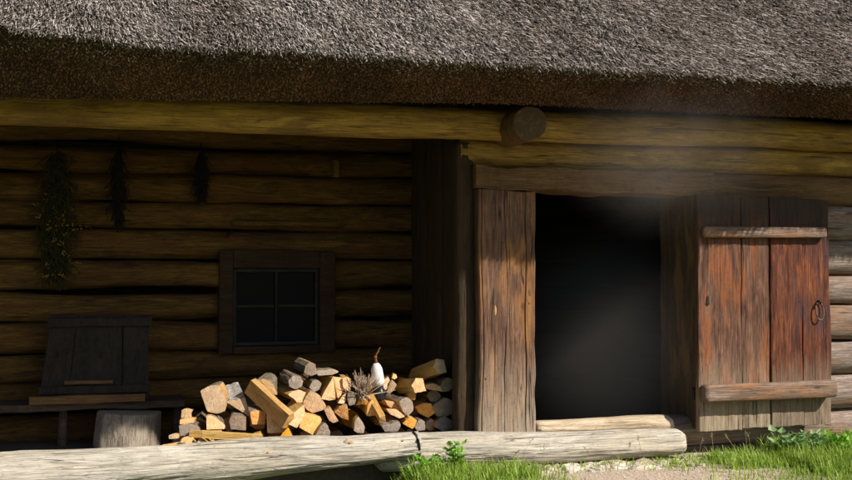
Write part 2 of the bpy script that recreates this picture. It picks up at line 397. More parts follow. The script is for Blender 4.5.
# wall logs
zb = [2.105, 1.91, 1.70, 1.45, 1.20, .985, .73, .486, .243, .02]
mb = MB()
for i in range(len(zb)-1):
    zt, z0 = zb[i], zb[i+1]; r = (zt-z0)/2*1.0; zc = (zt+z0)/2
    x0 = -.10 if i == 0 else (XK0+.06 if i < 8 else XK0-.25)
    yb = .13
    log(mb, (x0, yb, zc+ (.0 if i else 0)), (5.2, yb, zc-.01), r*1.02, r*.99, seg=36, rings=130, sq=2.5, amp=.011, crack=.005, seed=i*3.1+.7, mi=(2 if i == 0 else 3 if i == 1 else 0), capmi=1)
mb.build('front_wall', [M['wall'], M['part'], M['beam'], M['lintel']], H)
bpy.data.objects['front_wall'].name = 'front_wall'
# eave beam across the porch and wall
mb = MB(); log(mb, (-4.9, -.03, 2.145), (5.2, -.03, 2.20), .105, .10, seg=40, rings=200, sq=2.6, amp=.012, crack=.003, seed=4.4)
mb.build('eave_beam', M['beam'], H)
# round beam end poking out above the doorway
pe = at(527, 124, -.36); mb = MB()
log(mb, (pe.x, -.40, pe.z), (pe.x+.03, .5, pe.z+.01), .107, .115, seg=36, rings=16, amp=.008, crack=.003, seed=8.8, capmi=1)
ce = mb.build('crossbeam_end', [M['lintel'], M['beamend']], H)
# lintel
zl = at(533, 191, 0).z; mb = MB()
plank(mb, -.02, XK0+.16, -.035, .3, zl, zl+.155, nx=60, nz=8, amp=.007, seed=3, wob=.02)
mb.build('lintel', M['lintel'], H)
# doorposts
mb = MB(); plank(mb, XJ0-.012, XJ1, -.045, .30, .13, zl-.003, nx=90, nz=110, amp=.004, seed=9, wob=.016, bev=.008, grooves=((.47, .004, .012), (.83, .005, .022), (.05, .005, .012)))
for kx, ky, rx, rz, mi_ in ((494.5, 296, .010, .062, 2), (495.5, 311, .009, .034, 1), (530, 292, .012, .03, 2), (529.5, 303, .010, .012, 2), (486, 379, .009, .011, 2)):
    k_ = at(kx, ky, -.05); blob(mb, (k_.x, -.0425, k_.z), (rx, .006, rz), mi_, kx)
mb.build('doorpost', [M['post'], M['thresh2'], M['jamb']], H)
mb = MB(); plank(mb, XK0, XK0+.17, -.03, .45, .16, zl-.003, nx=18, nz=60, amp=.005, seed=19, wob=.012, bev=.01)
mb.build('doorpost', M['jamb'], H)
# sill logs
mb = MB()
a = at(-160, 478, -.09); b = at(418, 443, -.12)
log(mb, (-4.9, -.10, -.055), (b.x, -.12, b.z-.008), .23, .082, seg=110, rings=420, amp=.016, crack=.008, seed=12.2, capmi=1, sq=2.2)
for kx, ky, kr in ((267, 453, .030), (349, 443, .026), (402, 441, .022), (185, 462, .024)):
    k_ = at(kx, ky, -.2); zc_ = -.02+(k_.x+4.9)/4.5*(b.z+.012); blob(mb, (k_.x, -.19-.03*((-.5-k_.x)/2), k_.z), (kr*1.5, .016, kr), 2, kx); blob(mb, (k_.x, -.196-.03*((-.5-k_.x)/2), k_.z), (kr*.5, .014, kr*.35), 3, kx)
M['knot'] = plain('knot_wood', (.40, .31, .21), .85, 0, .35, 60); M['knotdark'] = plain('knot_heart', (.16, .11, .075), .9, 0, .4, 60)
mb.build('sill_log', [M['sill'], M['sillend'], M['knot'], M['knotdark']], H)
mb = MB()
a = at(372, 458, -.02); b = at(683, 443, -.12)
log(mb, (a.x+.02, -.045, .10), (b.x, -.11, b.z-.004), .118, .085, seg=110, rings=300, amp=.014, crack=.006, seed=31.7, capmi=1, sq=2.3, endround=.05)
mb.build('sill_log', [M['sill'], M['sillend']], H)
# iron strap round the joint
mb = MB(); pts = [at(408, 430.5, -.05), at(411, 431.2, -.10), at(414, 433, -.155), at(416.5, 436, -.19), at(418, 440, -.213), at(419, 445, -.213), at(419.5, 449, -.205), at(419, 452.5, -.18)]
tube(mb, pts, .0085, 8)
mb.build('strap', M['iron'], H)
# threshold
a = at(537, 428, .02); b = at(670, 424, .02); mb = MB()
log(mb, (a.x-.01, .04, a.z+.002), (b.x, .04, b.z+.006), .042, .055, seg=36, rings=60, amp=.010, crack=.002, seed=5.5, sq=2.4, ry=1.9, capmi=0, endround=.02)
mb.build('threshold', M['thresh'], H)
# partition wall of upright boards beside the porch
mb = MB(); y = .22; k = 0
def board_x(mb, xf, xb, y0, y1, z0, z1, seed, nz=30, ny=5):
    vs = []; fs = []
    for side in (0, 1):
        for j in range(nz+1):
            for i in range(ny+1):
                u = i/ny; yy = y0+(y1-y0)*u; zz = z0+(z1-z0)*j/nz; x = xb if side else xf
                if not side: x += .006*fbm(Vector((seed, yy*20, zz*2)))+(.008 if i in (0, ny) else 0)
                vs.append((x, yy+.006*noise.noise(Vector((seed, u, zz*1.5))), zz))
    n = ny+1; o = (nz+1)*n
    for j in range(nz):
        for i in range(ny):
            a_ = j*n+i; fs.append((a_, a_+n, a_+n+1, a_+1)); fs.append((o+a_, o+a_+1, o+a_+n+1, o+a_+n))
        a_ = j*n; fs.append((a_, o+a_, o+a_+n, a_+n)); b_ = j*n+ny; fs.append((b_, b_+n, o+b_+n, o+b_))
    mb.add(vs, fs)
for w_ in (.17, .22, .19, .25, .21, .24):
    d = (0, .018, .004, .022, .008, .03)[k % 6]
    board_x(mb, -.07+d, .05, y+.004, y+w_-.004, 0, 2.4, 5+k*3); y += w_; k += 1
mb.build('partition_wall', M['part'], H)
mb = MB(); log(mb, (-.055, .10, .08), (-.06, .10, 2.06), .075, .07, seg=30, rings=50, sq=2.8, amp=.010, crack=.004, seed=14.1)
mb.build('corner_post', M['part'], H)
# back wall of the porch
zk = [2.42, 2.15, 1.94, 1.74, 1.515, 1.30, 1.08, .865, .645, .42, .2, -.03]
wx0 = at(226, 300, 1.5).x; wx1 = at(327, 300, 1.5).x; wz0 = at(280, 349, 1.5).z; wz1 = at(280, 258, 1.5).z
mb = MB()
for i in range(len(zk)-1):
    zc = (zk[i]+zk[i+1])/2+.008*math.sin(i*5.1); r = (zk[i]-zk[i+1])/2*(.95+.06*math.sin(i*3.7))
    spans = [(-4.9, .04)]
    if zc+r*.5 > wz0 and zc-r*.5 < wz1: spans = [(-4.9, wx0), (wx1, .04)]
    for s_, (x0, x1) in enumerate(spans):
        log(mb, (x0, 1.61+.02*math.sin(i*2.3), zc), (x1, 1.61+.02*math.sin(i*2.3), zc+.008), r*1.0, r*.98, seg=30, rings=int(26*(x1-x0)), sq=2.4, amp=.022, crack=.006, seed=i*2.7+s_*.001)
mb.build('back_wall', M['back'], H)
# window: casing, sash with glazing bars, pane
W_ = MB(); wy = 1.5
fx0 = at(219, 300, 1.47).x; fx1 = at(335, 300, 1.47).x; fz1 = at(277, 251, 1.47).z; fz0 = at(277, 353, 1.47).z
ix0 = at(233, 300, 1.47).x; ix1 = at(320, 300, 1.47).x; iz1 = at(277, 268, 1.47).z; iz0 = at(277, 346, 1.47).z
plank(W_, fx0, ix0, 1.455, 1.62, fz0, fz1, nx=5, nz=20, seed=1); plank(W_, ix1, fx1, 1.455, 1.62, fz0, fz1, nx=5, nz=20, seed=2)
plank(W_, ix0+.002, ix1-.002, 1.452, 1.62, iz1, fz1+.01, nx=20, nz=4, seed=3); plank(W_, ix0+.002, ix1-.002, 1.44, 1.62, fz0, iz0, nx=20, nz=4, seed=4)
win = W_.build('window', M['win'], H)
sb = MB(); t = .026; cx_ = (ix0+ix1)/2; cz_ = at(277, 306, 1.5).z
plank(sb, ix0+.003, ix0+.003+t, 1.50, 1.535, iz0+.003, iz1-.003, seed=5, nx=3); plank(sb, ix1-.003-t, ix1-.003, 1.50, 1.535, iz0+.003, iz1-.003, seed=6, nx=3)
plank(sb, ix0+.003+t, ix1-.003-t, 1.503, 1.535, iz0+.003, iz0+.003+t, seed=7, nx=8, nz=3); plank(sb, ix0+.003+t, ix1-.003-t, 1.503, 1.535, iz1-.003-t, iz1-.003, seed=8, nx=8, nz=3)
sb.build('sash', M['sash'], win)
M['glass'].node_tree.nodes['Principled BSDF'].inputs['Specular IOR Level'].default_value = .08
g_ = MB(); plank(g_, cx_-.009, cx_+.009, 1.506, 1.53, iz0+.003+t, iz1-.003-t, seed=9, nx=2); plank(g_, ix0+.003+t, cx_-.010, 1.508, 1.53, cz_-.009, cz_+.009, seed=10, nx=6, nz=2); plank(g_, cx_+.010, ix1-.003-t, 1.508, 1.53, cz_-.009, cz_+.009, seed=10, nx=6, nz=2)
g_.build('glazing_bar', M['sash'], win)
p_ = MB(); plank(p_, ix0+.01, ix1-.01, 1.538, 1.548, iz0+.01, iz1-.01, amp=.0005, wob=0, seed=3); p_.build('pane', M['glass'], win)
# ceiling, end walls, rear wall, inner room
def box(mb, x0, x1, y0, y1, z0, z1, mi=0):
    v = [(x, y, z) for z in (z0, z1) for y in (y0, y1) for x in (x0, x1)]
    mb.add(v, [(0, 2, 3, 1), (4, 5, 7, 6), (0, 1, 5, 4), (2, 6, 7, 3), (0, 4, 6, 2), (1, 3, 7, 5)], mi)
mb = MB(); x = -4.9
while x < 5.2:
    w_ = random.uniform(.18, .26); box(mb, x+.003, x+w_-.003, .02, 4.0, 2.44+random.uniform(0, .01), 2.48); x += w_
mb.build('ceiling', M['darkened'], H)
mb = MB()
for i in range(11):
    zc = .1+i*.22
    for x in (-5.0, 5.2): log(mb, (x, -.1 if x < 0 else 0, zc), (x, 4.2, zc), .115, .115, seg=18, rings=20, sq=2.4, amp=.01, seed=i+x)
    log(mb, (-5.1, 4.1, zc), (5.3, 4.1, zc), .115, .115, seg=14, rings=30, sq=2.4, amp=.01, seed=i+40)
mb.build('end_wall', M['wall'], H)
mb = MB()
for i in range(11):
    zc = .1+i*.22; log(mb, (.08, 3.2, zc), (5.1, 3.2, zc), .115, .11, seg=18, rings=40, sq=2.2, amp=.012, seed=i+60)
    log(mb, (2.6, .32, zc), (2.6, 3.1, zc), .115, .11, seg=18, rings=20, sq=2.2, amp=.012, seed=i+80)
mb.build('inner_wall', M['darkened'], H)
mb = MB(); box(mb, -4.9, 5.1, .03, 4.0, -.5, .03); tag(mb.build('floor', plain('earth_floor', (.09, .07, .055), .95)), kind='structure')
# ------------------------------------------------------------------ door, folded back on the wall
dx0 = at(698, 300, -.13).x; dx1 = at(831, 420, -.13).x; dz1 = at(760, 196, -.13).z; dz0 = at(760, 429, -.13).z
bx = [dx0, at(742, 400, -.13).x, at(770, 400, -.13).x, at(803, 400, -.13).x, dx1]
door = None
for i in range(4):
    mb = MB(); g = .0045 if i != 1 else .003
    plank(mb, bx[i]+(.001, .004, .007, .004)[i], bx[i+1]-.0015, -.135-(.003, .0, .006, .002)[i], -.095, dz0+(.0, .004, .01, .012)[i], dz1-(.0, .01, .004, .02)[i], nx=18, nz=110, amp=.006, seed=40+i*5, bev=.004, wob=.010, edge=.012)
    if door is None:
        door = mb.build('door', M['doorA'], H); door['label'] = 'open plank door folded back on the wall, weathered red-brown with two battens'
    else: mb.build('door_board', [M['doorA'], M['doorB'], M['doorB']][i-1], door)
def batten(x0, x1, z0, z1, y0, seed, r):
    mb = MB(); log(mb, (x0, y0, (z0+z1)/2), (x1, y0, (z0+z1)/2+.004), (z1-z0)/2, (z1-z0)/2*.97, seg=36, rings=70, sq=5.0, amp=.005, crack=.0015, seed=seed, ry=r, endround=.015)
    return mb.build('batten', M['batten'], door)
batten(at(702, 390, -.18).x, at(833, 390, -.18).x, at(765, 400, -.17).z, at(765, 382.5, -.17).z, -.192, 3.3, .85)
batten(at(703, 230, -.16).x, at(825, 230, -.16).x, at(765, 238, -.16).z, at(765, 227, -.16).z, -.16, 6.3, .65)
hx = at(818, 300, -.14); mb = MB(); c = Vector((hx.x, -.158, at(818, 311, -.14).z))
tube(mb, [c+Vector((.031*math.sin(a), .008*math.cos(a), .062*math.cos(a))) for a in [2*PI*k/20 for k in range(20)]], .0052, 8, closed=True)
hd = mb.build('ring_handle', M['rust'], door)
mb = MB(); tube(mb, [c+Vector((0, .03, .068)), c+Vector((0, 0, .07)), c+Vector((0, -.014, .062)), c+Vector((0, -.004, .05))], .008, 8); mb.build('handle_staple', M['iron'], hd) if False else mb.build('handle_staple', M['iron'], door)
h = at(693, 392, -.05); mb = MB(); tube(mb, [(h.x, -.055, h.z-.05), (h.x, -.06, h.z+.03)], .011, 8); tube(mb, [(h.x, -.06, h.z+.01), (h.x+.05, -.12, h.z+.01), (h.x+.09, -.14, h.z+.01)], .009, 6)
mb.build('hinge', M['iron'], door)
h = at(708, 303, -.14); mb = MB(); vs = [(h.x+.012*math.sin(a)*(1 if math.cos(a) < 0 else .75), -.1445, h.z+(.016 if math.cos(a) < 0 else .05)*math.cos(a)) for a in [2*PI*k/16 for k in range(16)]]
mb.add(vs+[(v[0], -.138, v[2]) for v in vs], [tuple(range(16))[::-1]]+[(k, (k+1) % 16, 16+(k+1) % 16, 16+k) for k in range(16)]); mb.build('keyhole', M['darkened'], door)
# ------------------------------------------------------------------ thatched roof
def smooth(a, b, x):
    t = max(0, min(1, (x-a)/(b-a))); return t*t*(3-2*t)
def eave(X):
    """lip height and inner lower edge height of the thatch along the eave"""
    zl_ = 2.385+.06*math.exp(-((X+3.1)/.6)**2)-.012*math.exp(-((X+2.0)/.3)**2)+.012*noise.noise(Vector((X*1.7, 0, 4)))+.012*noise.noise(Vector((X*7, 0, 8)))
    zl_ += .08*smooth(2.3, 3.0, X)
    zi = 2.155+.033*(X+2.85); zi = min(2.25, zi)+.006*noise.noise(Vector((X*2.5, 3, 4)))
    return zl_, zi
SL = math.radians(46)
def prof(X, s):
    """s<0: along the cut face (from -1 inner edge to 0 lip); s>=0: metres up the slope"""
    zl_, zi = eave(X)
    L = Vector((X, -.95, zl_)); I = Vector((X, -.42, zi))
    if s <= 0:
        t = -s; p = L.lerp(I, t); bul = math.sin(PI*min(1, t*1.0))*.035; p.z -= bul*.4; p.y -= bul*.5
        return p
    rd = .09; d = Vector((0, math.cos(SL), math.sin(SL)))
    p = L+d*s
    k = math.exp(-s/rd)
    p += Vector((0, -.02, -.0))*(1-k)*math.exp(-s/.4)
    p.z += .06*noise.noise(Vector((X*1.6+s*1.2, s*1.3, 7)))*min(1, s*3)+.026*noise.noise(Vector((X*5+s*3, s*3, 2)))*min(1, s*5)
    return p
SX0, SX1 = -4.3, 4.2
vs = []; fs = []; mi = []
ss = [-1+i/14 for i in range(14)]+[0, .03, .06, .1]+[.15+.06*i for i in range(22)]+[1.8, 2.4, 3.2, 3.9]
Xs = [-5.5+i*.06 for i in range(188)]
for X in Xs:
    for s in ss: vs.append(prof(X, s))
    vs.append(Vector((X, 5.0, 2.4))); vs.append(Vector((X, 4.4, 2.3))); vs.append(Vector((X, 1.8, 4.6)))
n = len(ss)+3
for i in range(len(Xs)-1):
    for j in range(n):
        j2 = (j+1) % n
        fs.append((i*n+j, (i+1)*n+j, (i+1)*n+j2, i*n+j2)); mi.append(1 if j < 13 else 0)
fs.append(tuple(range(n))); mi.append(0); fs.append(tuple(range((len(Xs)-1)*n, len(Xs)*n))[::-1]); mi.append(0)
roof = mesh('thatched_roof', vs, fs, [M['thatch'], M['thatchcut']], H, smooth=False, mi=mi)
def strands(name, base, dirs, length, rad, mat, parent, seg=3):
    """many small tapering reeds as one mesh"""
    n = len(base)
    d = dirs/np.linalg.norm(dirs, axis=1)[:, None]
    ref = np.tile(np.array([[.3, .9, .2]]), (n, 1)); u = np.cross(d, ref); u /= np.linalg.norm(u, axis=1)[:, None]; w = np.cross(d, u)
    V = np.zeros((n, 2*seg, 3)); ph = rng.uniform(0, 6.28, n)
    for k in range(seg):
        a = ph+2*PI*k/seg; o = (u*np.cos(a)[:, None]+w*np.sin(a)[:, None])*rad[:, None]
        V[:, k] = base+o; V[:, seg+k] = base+d*length[:, None]+o*.75
    fcs = []
    b = (np.arange(n)*2*seg)[:, None]
    Q = np.concatenate([np.stack([b[:, 0]+k, b[:, 0]+(k+1) % seg, b[:, 0]+seg+(k+1) % seg, b[:, 0]+seg+k], 1) for k in range(seg)])
    T = np.stack([b[:, 0]+seg+k for k in range(seg)], 1)
    me = bpy.data.meshes.new(name); me.vertices.add(n*2*seg); me.vertices.foreach_set('co', V.reshape(-1))
    loops = np.concatenate([Q.reshape(-1), T.reshape(-1)]); tot = np.concatenate([np.full(len(Q), 4), np.full(len(T), seg)])
    me.loops.add(len(loops)); me.loops.foreach_set('vertex_index', loops.astype(np.int32))
    me.polygons.add(len(tot)); st = np.concatenate([[0], np.cumsum(tot)[:-1]])
    me.polygons.foreach_set('loop_start', st.astype(np.int32)); me.polygons.foreach_set('loop_total', tot.astype(np.int32))
    me.update(calc_edges=True); me.validate(); me.materials.append(mat)
    return link(name, me, parent)
def roofpts(n, s0, s1, jit=.01, powr=1.0):
    P = np.zeros((n, 3)); Sv = np.zeros(n)
    for i in range(n):
        X = random.uniform(SX0, SX1); s = s0+(s1-s0)*random.random()**powr
        p = prof(X, s); P[i] = p; Sv[i] = s
    return P, Sv
n = 165000
P, Sv = roofpts(n, .0, 1.05)
X = P[:, 0]
fl = np.array([noise.noise(Vector((p[0]*2.2, p[1]*2.2, p[2]*2.2))) for p in P])
lean = .08+.20*(X > -.5)*np.clip((X+.5)/2, 0, 1)+.35*fl+rng.normal(0, .17, n)
down = np.stack([np.sin(lean), -np.cos(lean)*math.cos(SL), -np.cos(lean)*math.sin(SL)], 1)
nrm = np.array([0, -math.sin(SL), math.cos(SL)])
dirs = down+nrm*(rng.uniform(-.05, .55, n)[:, None])+rng.normal(0, .06, (n, 3))
ln = rng.uniform(.02, .065, n); P += nrm*rng.uniform(-.012, .016, n)[:, None]
strands('reed_surface', P, dirs, ln, rng.uniform(.0014, .0038, n), M['reed'], roof)
n = 70000
P, Sv = roofpts(n, -1.0, 0.03)
nc = np.array([0, -.42, -.80]); 
dirs = nc+rng.normal(0, .3, (n, 3)); P += nc*rng.uniform(-.01, .004, n)[:, None]
strands('reed_ends', P, dirs, rng.uniform(.003, .014, n), rng.uniform(.0025, .0055, n), M['reedcut'], roof)
# stray pale reeds at the lip
n = 6000
P, Sv = roofpts(n, -.40, .02, powr=.42)
P += np.array([0, -.010, 0])*rng.uniform(0, 4.0, n)[:, None]
dirs = np.array([.05, -.9, -.15])+rng.normal(0, .35, (n, 3))
strands('stray_reeds', P, dirs, rng.uniform(.008, .024, n), rng.uniform(.002, .004, n), M['reed'], roof)

#@@PART2
# ------------------------------------------------------------------ porch furniture
by = 1.13
bt = at(60, 404, by).z; bb = thing('bench', 'low plank bench against the porch wall under the leaning board', 'bench', (at(60, 404, by).x, by+.17, 0.03))
mb = MB(); x0 = at(-90, 404, by).x; x1 = at(186, 404, by).x
plank(mb, x0, x1, by, by+.36, bt-.045, bt, nx=50, nz=4, amp=.005, seed=71, wob=.012); rel(mb.build('seat', M['bench'], None, (0, 0, 0)), bb)
for px in (-60, 62, 176):
    c = at(px, 430, by+.1); mb = MB(); log(mb, (c.x, by+.12, .03), (c.x+.01, by+.12, bt-.046), .034, .03, seg=12, rings=10, amp=.006, seed=px)
    rel(mb.build('leg', M['bench'], None, (0, 0, 0)), bb)
# leaning board resting on the bench
LB = thing('leaning_panel', 'dark grey plank panel with cross battens leaning above the bench', 'panel', (at(95, 400, 1.2).x, 1.2, bt))
z0 = at(95, 400, 1.2).z; z1 = at(95, 314, 1.36).z; L0 = at(39, 400, 1.2).x; L1 = at(149, 400, 1.2).x
def leanmb(fn):
    mb = MB(); fn(mb)
    for v in mb.v:
        k = (v.z-z0); v.y += k*.24; 
        if v.x < (L0+L1)/2: v.x += k*.10
    return mb
nb = 4
for i in range(nb):
    a = L0+(L1-L0)*i/nb; b = L0+(L1-L0)*(i+1)/nb
    rel(leanmb(lambda m: plank(m, a+.002, b-.002, 1.20, 1.225, z0, z1-.01*(i % 2), nx=6, nz=30, seed=80+i)).build('board', M['leanb'], None, (0, 0, 0)), LB)
rel(leanmb(lambda m: plank(m, L0-.01, L1+.02, 1.165, 1.197, z1-.085, z1-.025, nx=30, nz=3, seed=90)).build('batten', M['leanb'], None, (0, 0, 0)), LB)
rel(leanmb(lambda m: plank(m, L0-.015, L1+.0, 1.168, 1.197, z0+.045, z0+.10, nx=30, nz=3, seed=91)).build('batten', M['leanb'], None, (0, 0, 0)), LB)
lx0 = at(62, 385, 1.16).x; lx1 = at(113, 385, 1.16).x; lz = at(88, 383, 1.16).z
rel(leanmb(lambda m: plank(m, lx0, lx1, 1.150, 1.166, lz-.013, lz+.013, nx=12, nz=2, seed=92)).build('strip', M['orangebar'], None, (0, 0, 0)), LB)
for px, py in ((58, 331), (145, 332)):
    c = at(px, py, 1.3); mb = MB(); tube(mb, [c+Vector((0, .05, 0)), c+Vector((0, -.02, 0))], .012, 8); 
mb = MB(); plank(mb, at(29, 400, 1.09).x, at(145, 400, 1.09).x, 1.09, 1.15, bt+.001, bt+.055, nx=40, nz=3, amp=.003, seed=95)
tag(mb.build('wooden_bar', M['orangebar'], None), 'ochre squared bar lying along the bench at the foot of the grey panel', 'bar')
# chopping block
cs = at(128, 440, 1.12); zt = at(128, 414.5, .95).z
CB = thing('chopping_block', 'weathered round tree stump used as chopping block in the porch', 'stump', (cs.x, 1.12, .03))
mb = MB(); log(mb, (cs.x, 1.12, .03), (cs.x+.01, 1.12, zt), .225, .21, seg=90, rings=40, amp=.022, crack=.009, seed=55.5, capmi=1)
M['stump'] = wood('stump_side', [(.22, .17, .12), (.42, .35, .27), (.58, .51, .42)], ax='Z', crack=.9, patch=(.16, .12, .09), patch_amt=.5, fine=1.6)
rel(mb.build('stump_body', [M['stump'], M['sillend']], None, (0, 0, 0)), CB)
# ------------------------------------------------------------------ firewood
SUNG = 'split firewood stacked in the porch'
def A(*p): return [(160+x/4, 340+y/4) for x, y in p]
def B(*p): return [(310+x/4, 340+y/4) for x, y in p]
def piece(poly, Y, label, end='endp', L=.30, d=(0, 1, .02), bark=(), tilt=(0, 0), grp=SUNG, name='firewood', tap=.76):
    """a split billet: traced cut end at its own depth, carried back along its length"""
    pts = [at(px, py, Y) for px, py in poly]
    if sum(pts[i].x*pts[(i+1) % len(pts)].z-pts[(i+1) % len(pts)].x*pts[i].z for i in range(len(pts))) < 0:
        pts.reverse(); bark = tuple((len(pts)-2-b) % len(pts) for b in bark)
    c = sum(pts, Vector())/len(pts)
    if end != 'endg' and 'bark' not in label and random.random() < .6: bark = ()
    if tilt == (0, 0): tilt = (random.uniform(-.45, .45), random.uniform(-.15, .5))
    for p in pts: p.y += tilt[0]*(p.x-c.x)+tilt[1]*(p.z-c.z)
    sd = random.uniform(0, 99)
    ring = []; bk = []
    for i, p in enumerate(pts):
        q = pts[(i+1) % len(pts)]; e = (q-p); k = 4; nr = Vector((e.z, 0, -e.x)).normalized() if e.length else Vector()
        for j in range(k):
            t = j/k; r = p.lerp(q, t)
            am = min(.004, e.length*.07)
            if j: r += nr*(noise.noise(Vector((sd+i, t*2.3, 1)))*am+(am*1.1*math.sin(PI*t) if i in bark else 0))
            else: r += (c-r)*.012
            ring.append(r); bk.append(i in bark)
    d = Vector(d).normalized(); n = len(ring); vs = []; fs = []; mi = []; ns = 7
    tw = random.uniform(-.25, .25)
    for s in range(ns+1):
        t = s/ns; cc = c+d*L*t; sc = 1+(tap-1)*t; rot = Matrix.Rotation(tw*t, 3, d)
        if s == 0: sc *= .985
        for k, r in enumerate(ring):
            o = rot @ (r-c); o *= sc*(1+.05*noise.noise(Vector((sd+k*.6, t*3, 5)))) if s else sc
            vs.append(cc+o+(d*.004 if False else Vector()))
    for s in range(ns):
        for k in range(n):
            k2 = (k+1) % n; fs.append((s*n+k, s*n+k2, (s+1)*n+k2, (s+1)*n+k)); mi.append(2 if bk[k] else 1)
    b0 = len(vs)
    for k in range(n): vs.append(c+(vs[k]-c)*.55+Vector((0, .003*noise.noise(Vector((sd, k, 2)))-.002, 0)))
    vs.append(c+Vector((0, -.003, 0)))
    for k in range(n):
        k2 = (k+1) % n; fs.append((k, b0+k, b0+k2, k2)); mi.append(0); fs.append((b0+k, b0+n, b0+k2)); mi.append(0)
    fs.append(tuple(range(ns*n, (ns+1)*n))); mi.append(0)
    me = bpy.data.meshes.new(name); me.from_pydata([tuple(v-c) for v in vs], [], fs)
    for m in (M[end], M['split'], M['whitebark' if 'white bark' in label else 'bark']): me.materials.append(m)
    me.polygons.foreach_set('material_index', mi); me.update()
    bmx = bmesh.new(); bmx.from_mesh(me); bmesh.ops.recalc_face_normals(bmx, faces=bmx.faces); bmx.to_mesh(me); bmx.free()
    return tag(link(name, me, None, c), label, 'firewood', grp)
def billet(p0, p1, secs, label, end='endp', bark=(), grp=SUNG):
    """a long billet between two points, section given in the plane across it (a, b metres)"""
    p0 = Vector(p0); p1 = Vector(p1); ax = (p1-p0).normalized(); u = ax.cross(Vector((0, 0, 1))).normalized(); w = u.cross(ax)
    sd = random.uniform(0, 99); ring = []; bk = []
    m = len(secs)
    for i in range(m):
        a, b = Vector(secs[i]), Vector(secs[(i+1) % m])
        for j in range(4):
            t = j/4; r = a.lerp(b, t)+(b-a).orthogonal().normalized()*noise.noise(Vector((sd+i, t*2, 3)))*.004*(1 if j else 0)
            ring.append(r); bk.append(i in bark)
    n = len(ring); vs = []; fs = []; mi = []; ns = 10
    for s in range(ns+1):
        t = s/ns; c = p0.lerp(p1, t)
        for k, r in enumerate(ring):
            q = 1+.06*noise.noise(Vector((sd+k*.5, t*4, 5))); vs.append(c+u*r.x*q+w*r.y*q)
    for s in range(ns):
        for k in range(n):
            k2 = (k+1) % n; fs.append((s*n+k, s*n+k2, (s+1)*n+k2, (s+1)*n+k)); mi.append(2 if bk[k] else 1)
    for base, sg in ((0, -1), (ns*n, 1)):
        b0 = len(vs); cc = sum(vs[base:base+n], Vector())/n
        for k in range(n): vs.append(vs[base+k].copy())
        vs.append(cc+ax*sg*.003)
        for k in range(n): fs.append((b0+k, b0+(k+1) % n, b0+n)); mi.append(0)
    c = (p0+p1)/2
    # local y along the billet so that grain follows it
    R = Matrix((u, ax, w)).transposed().to_4x4(); Ri = R.inverted()
    me = bpy.data.meshes.new('firewood'); me.from_pydata([tuple(Ri @ (v-c)) for v in vs], [], fs)
    for m_ in (M[end], M['split'], M['bark']): me.materials.append(m_)
    me.polygons.foreach_set('material_index', mi); me.update()
    bmx = bmesh.new(); bmx.from_mesh(me); bmesh.ops.remove_doubles(bmx, verts=bmx.verts, dist=1e-5); bmesh.ops.recalc_face_normals(bmx, faces=bmx.faces); bmx.to_mesh(me); bmx.free()
    o = link('firewood', me); o.matrix_world = Matrix.Translation(c) @ R
    return tag(o, label, 'firewood', grp)
# left end of the pile
piece(A((160,205),(178,192),(215,180),(237,182),(255,215),(268,245),(262,285),(232,296),(190,288),(172,240)), .30, 'big six-sided pale log end standing highest at the left of the pile', 'endp', .22, (.25, 1, .10), (0, 1, 2))
piece(A((268,252),(300,243),(342,232),(350,268),(361,305),(335,292)), .34, 'wedge with flaky white bark on top, right of the big six-sided log', 'endp', .17, (-.10, .6, .45), (0, 1, 4))
piece(A((185,305),(207,303),(240,325),(262,345),(258,356),(185,358)), .22, 'small orange half-round end directly below the big six-sided log', 'endo', .3, (.1, 1, .02), (1, 2))
piece(A((277,325),(284,308),(305,302),(345,308),(343,361),(283,358)), .22, 'grey weathered squarish end beside the small orange half-round', 'endg', .3, (.1, 1, .05), (1, 2))
piece(A((358,288),(392,282),(425,290),(421,340),(368,338)), .24, 'orange block with greyish bark cap below the leaning long plank', 'endo', .3, (-.1, .9, .22), (0, 1))
piece(A((388,162),(420,157),(450,176),(466,218),(436,214),(400,190)), .30, 'pale bark-rimmed half-round end peeping over the top of the long slanting plank', 'endp', .25, (.3, 1, .1), (0, 1, 2))
billet(at(251, 386, .34), at(289, 421, .10), [(-.028, -.058), (.034, -.05), (.03, .048), (-.008, .06), (-.036, .02)], 'long golden split plank slanting down to the right across the pile', 'endp', (3,))
piece(A((426,288),(450,322),(520,350),(505,372),(428,372)), .20, 'dark wedge with one bright edge tucked under the slanting plank', 'endp', .3, (.3, 1, -.05))
piece(A((474,396),(492,370),(515,350),(530,392)), .12, 'small bright orange triangle at the log sill below the slanting plank', 'endo', .22, (.2, 1, 0))
billet(at(202, 434, .10), at(262, 438, .05), [(-.02, -.02), (.02, -.022), (.018, .018), (-.015, .02)], 'thin orange stick lying lengthwise low in front of the pile', 'endo')
piece(A((300,408),(330,392),(398,374),(412,402),(405,414),(300,416)), .10, 'flat bright sliver wedge resting just above the sill log', 'endp', .2, (.3, 1, 0))
piece(A((86,280),(100,275),(131,277),(124,296),(128,316),(84,313)), .30, 'small pale upright chip topping the leftmost little stack', 'endp', .08, (.2, 1, 0))
piece(A((78,318),(138,312),(137,330),(128,337),(78,336)), .28, 'pale flat chip second from the top in the leftmost little stack', 'endp', .14, (.3, 1, 0))
piece(A((74,342),(105,335),(140,340),(165,360),(186,380),(80,384)), .24, 'grey barked wedge in the middle of the leftmost little stack', 'endg', .2, (.4, 1, 0), (1, 2, 3))
piece(A((35,382),(50,376),(76,375),(72,393),(36,396)), .22, 'tiny pinkish chip sticking out furthest left of the pile', 'endp', .15, (.4, 1, 0))
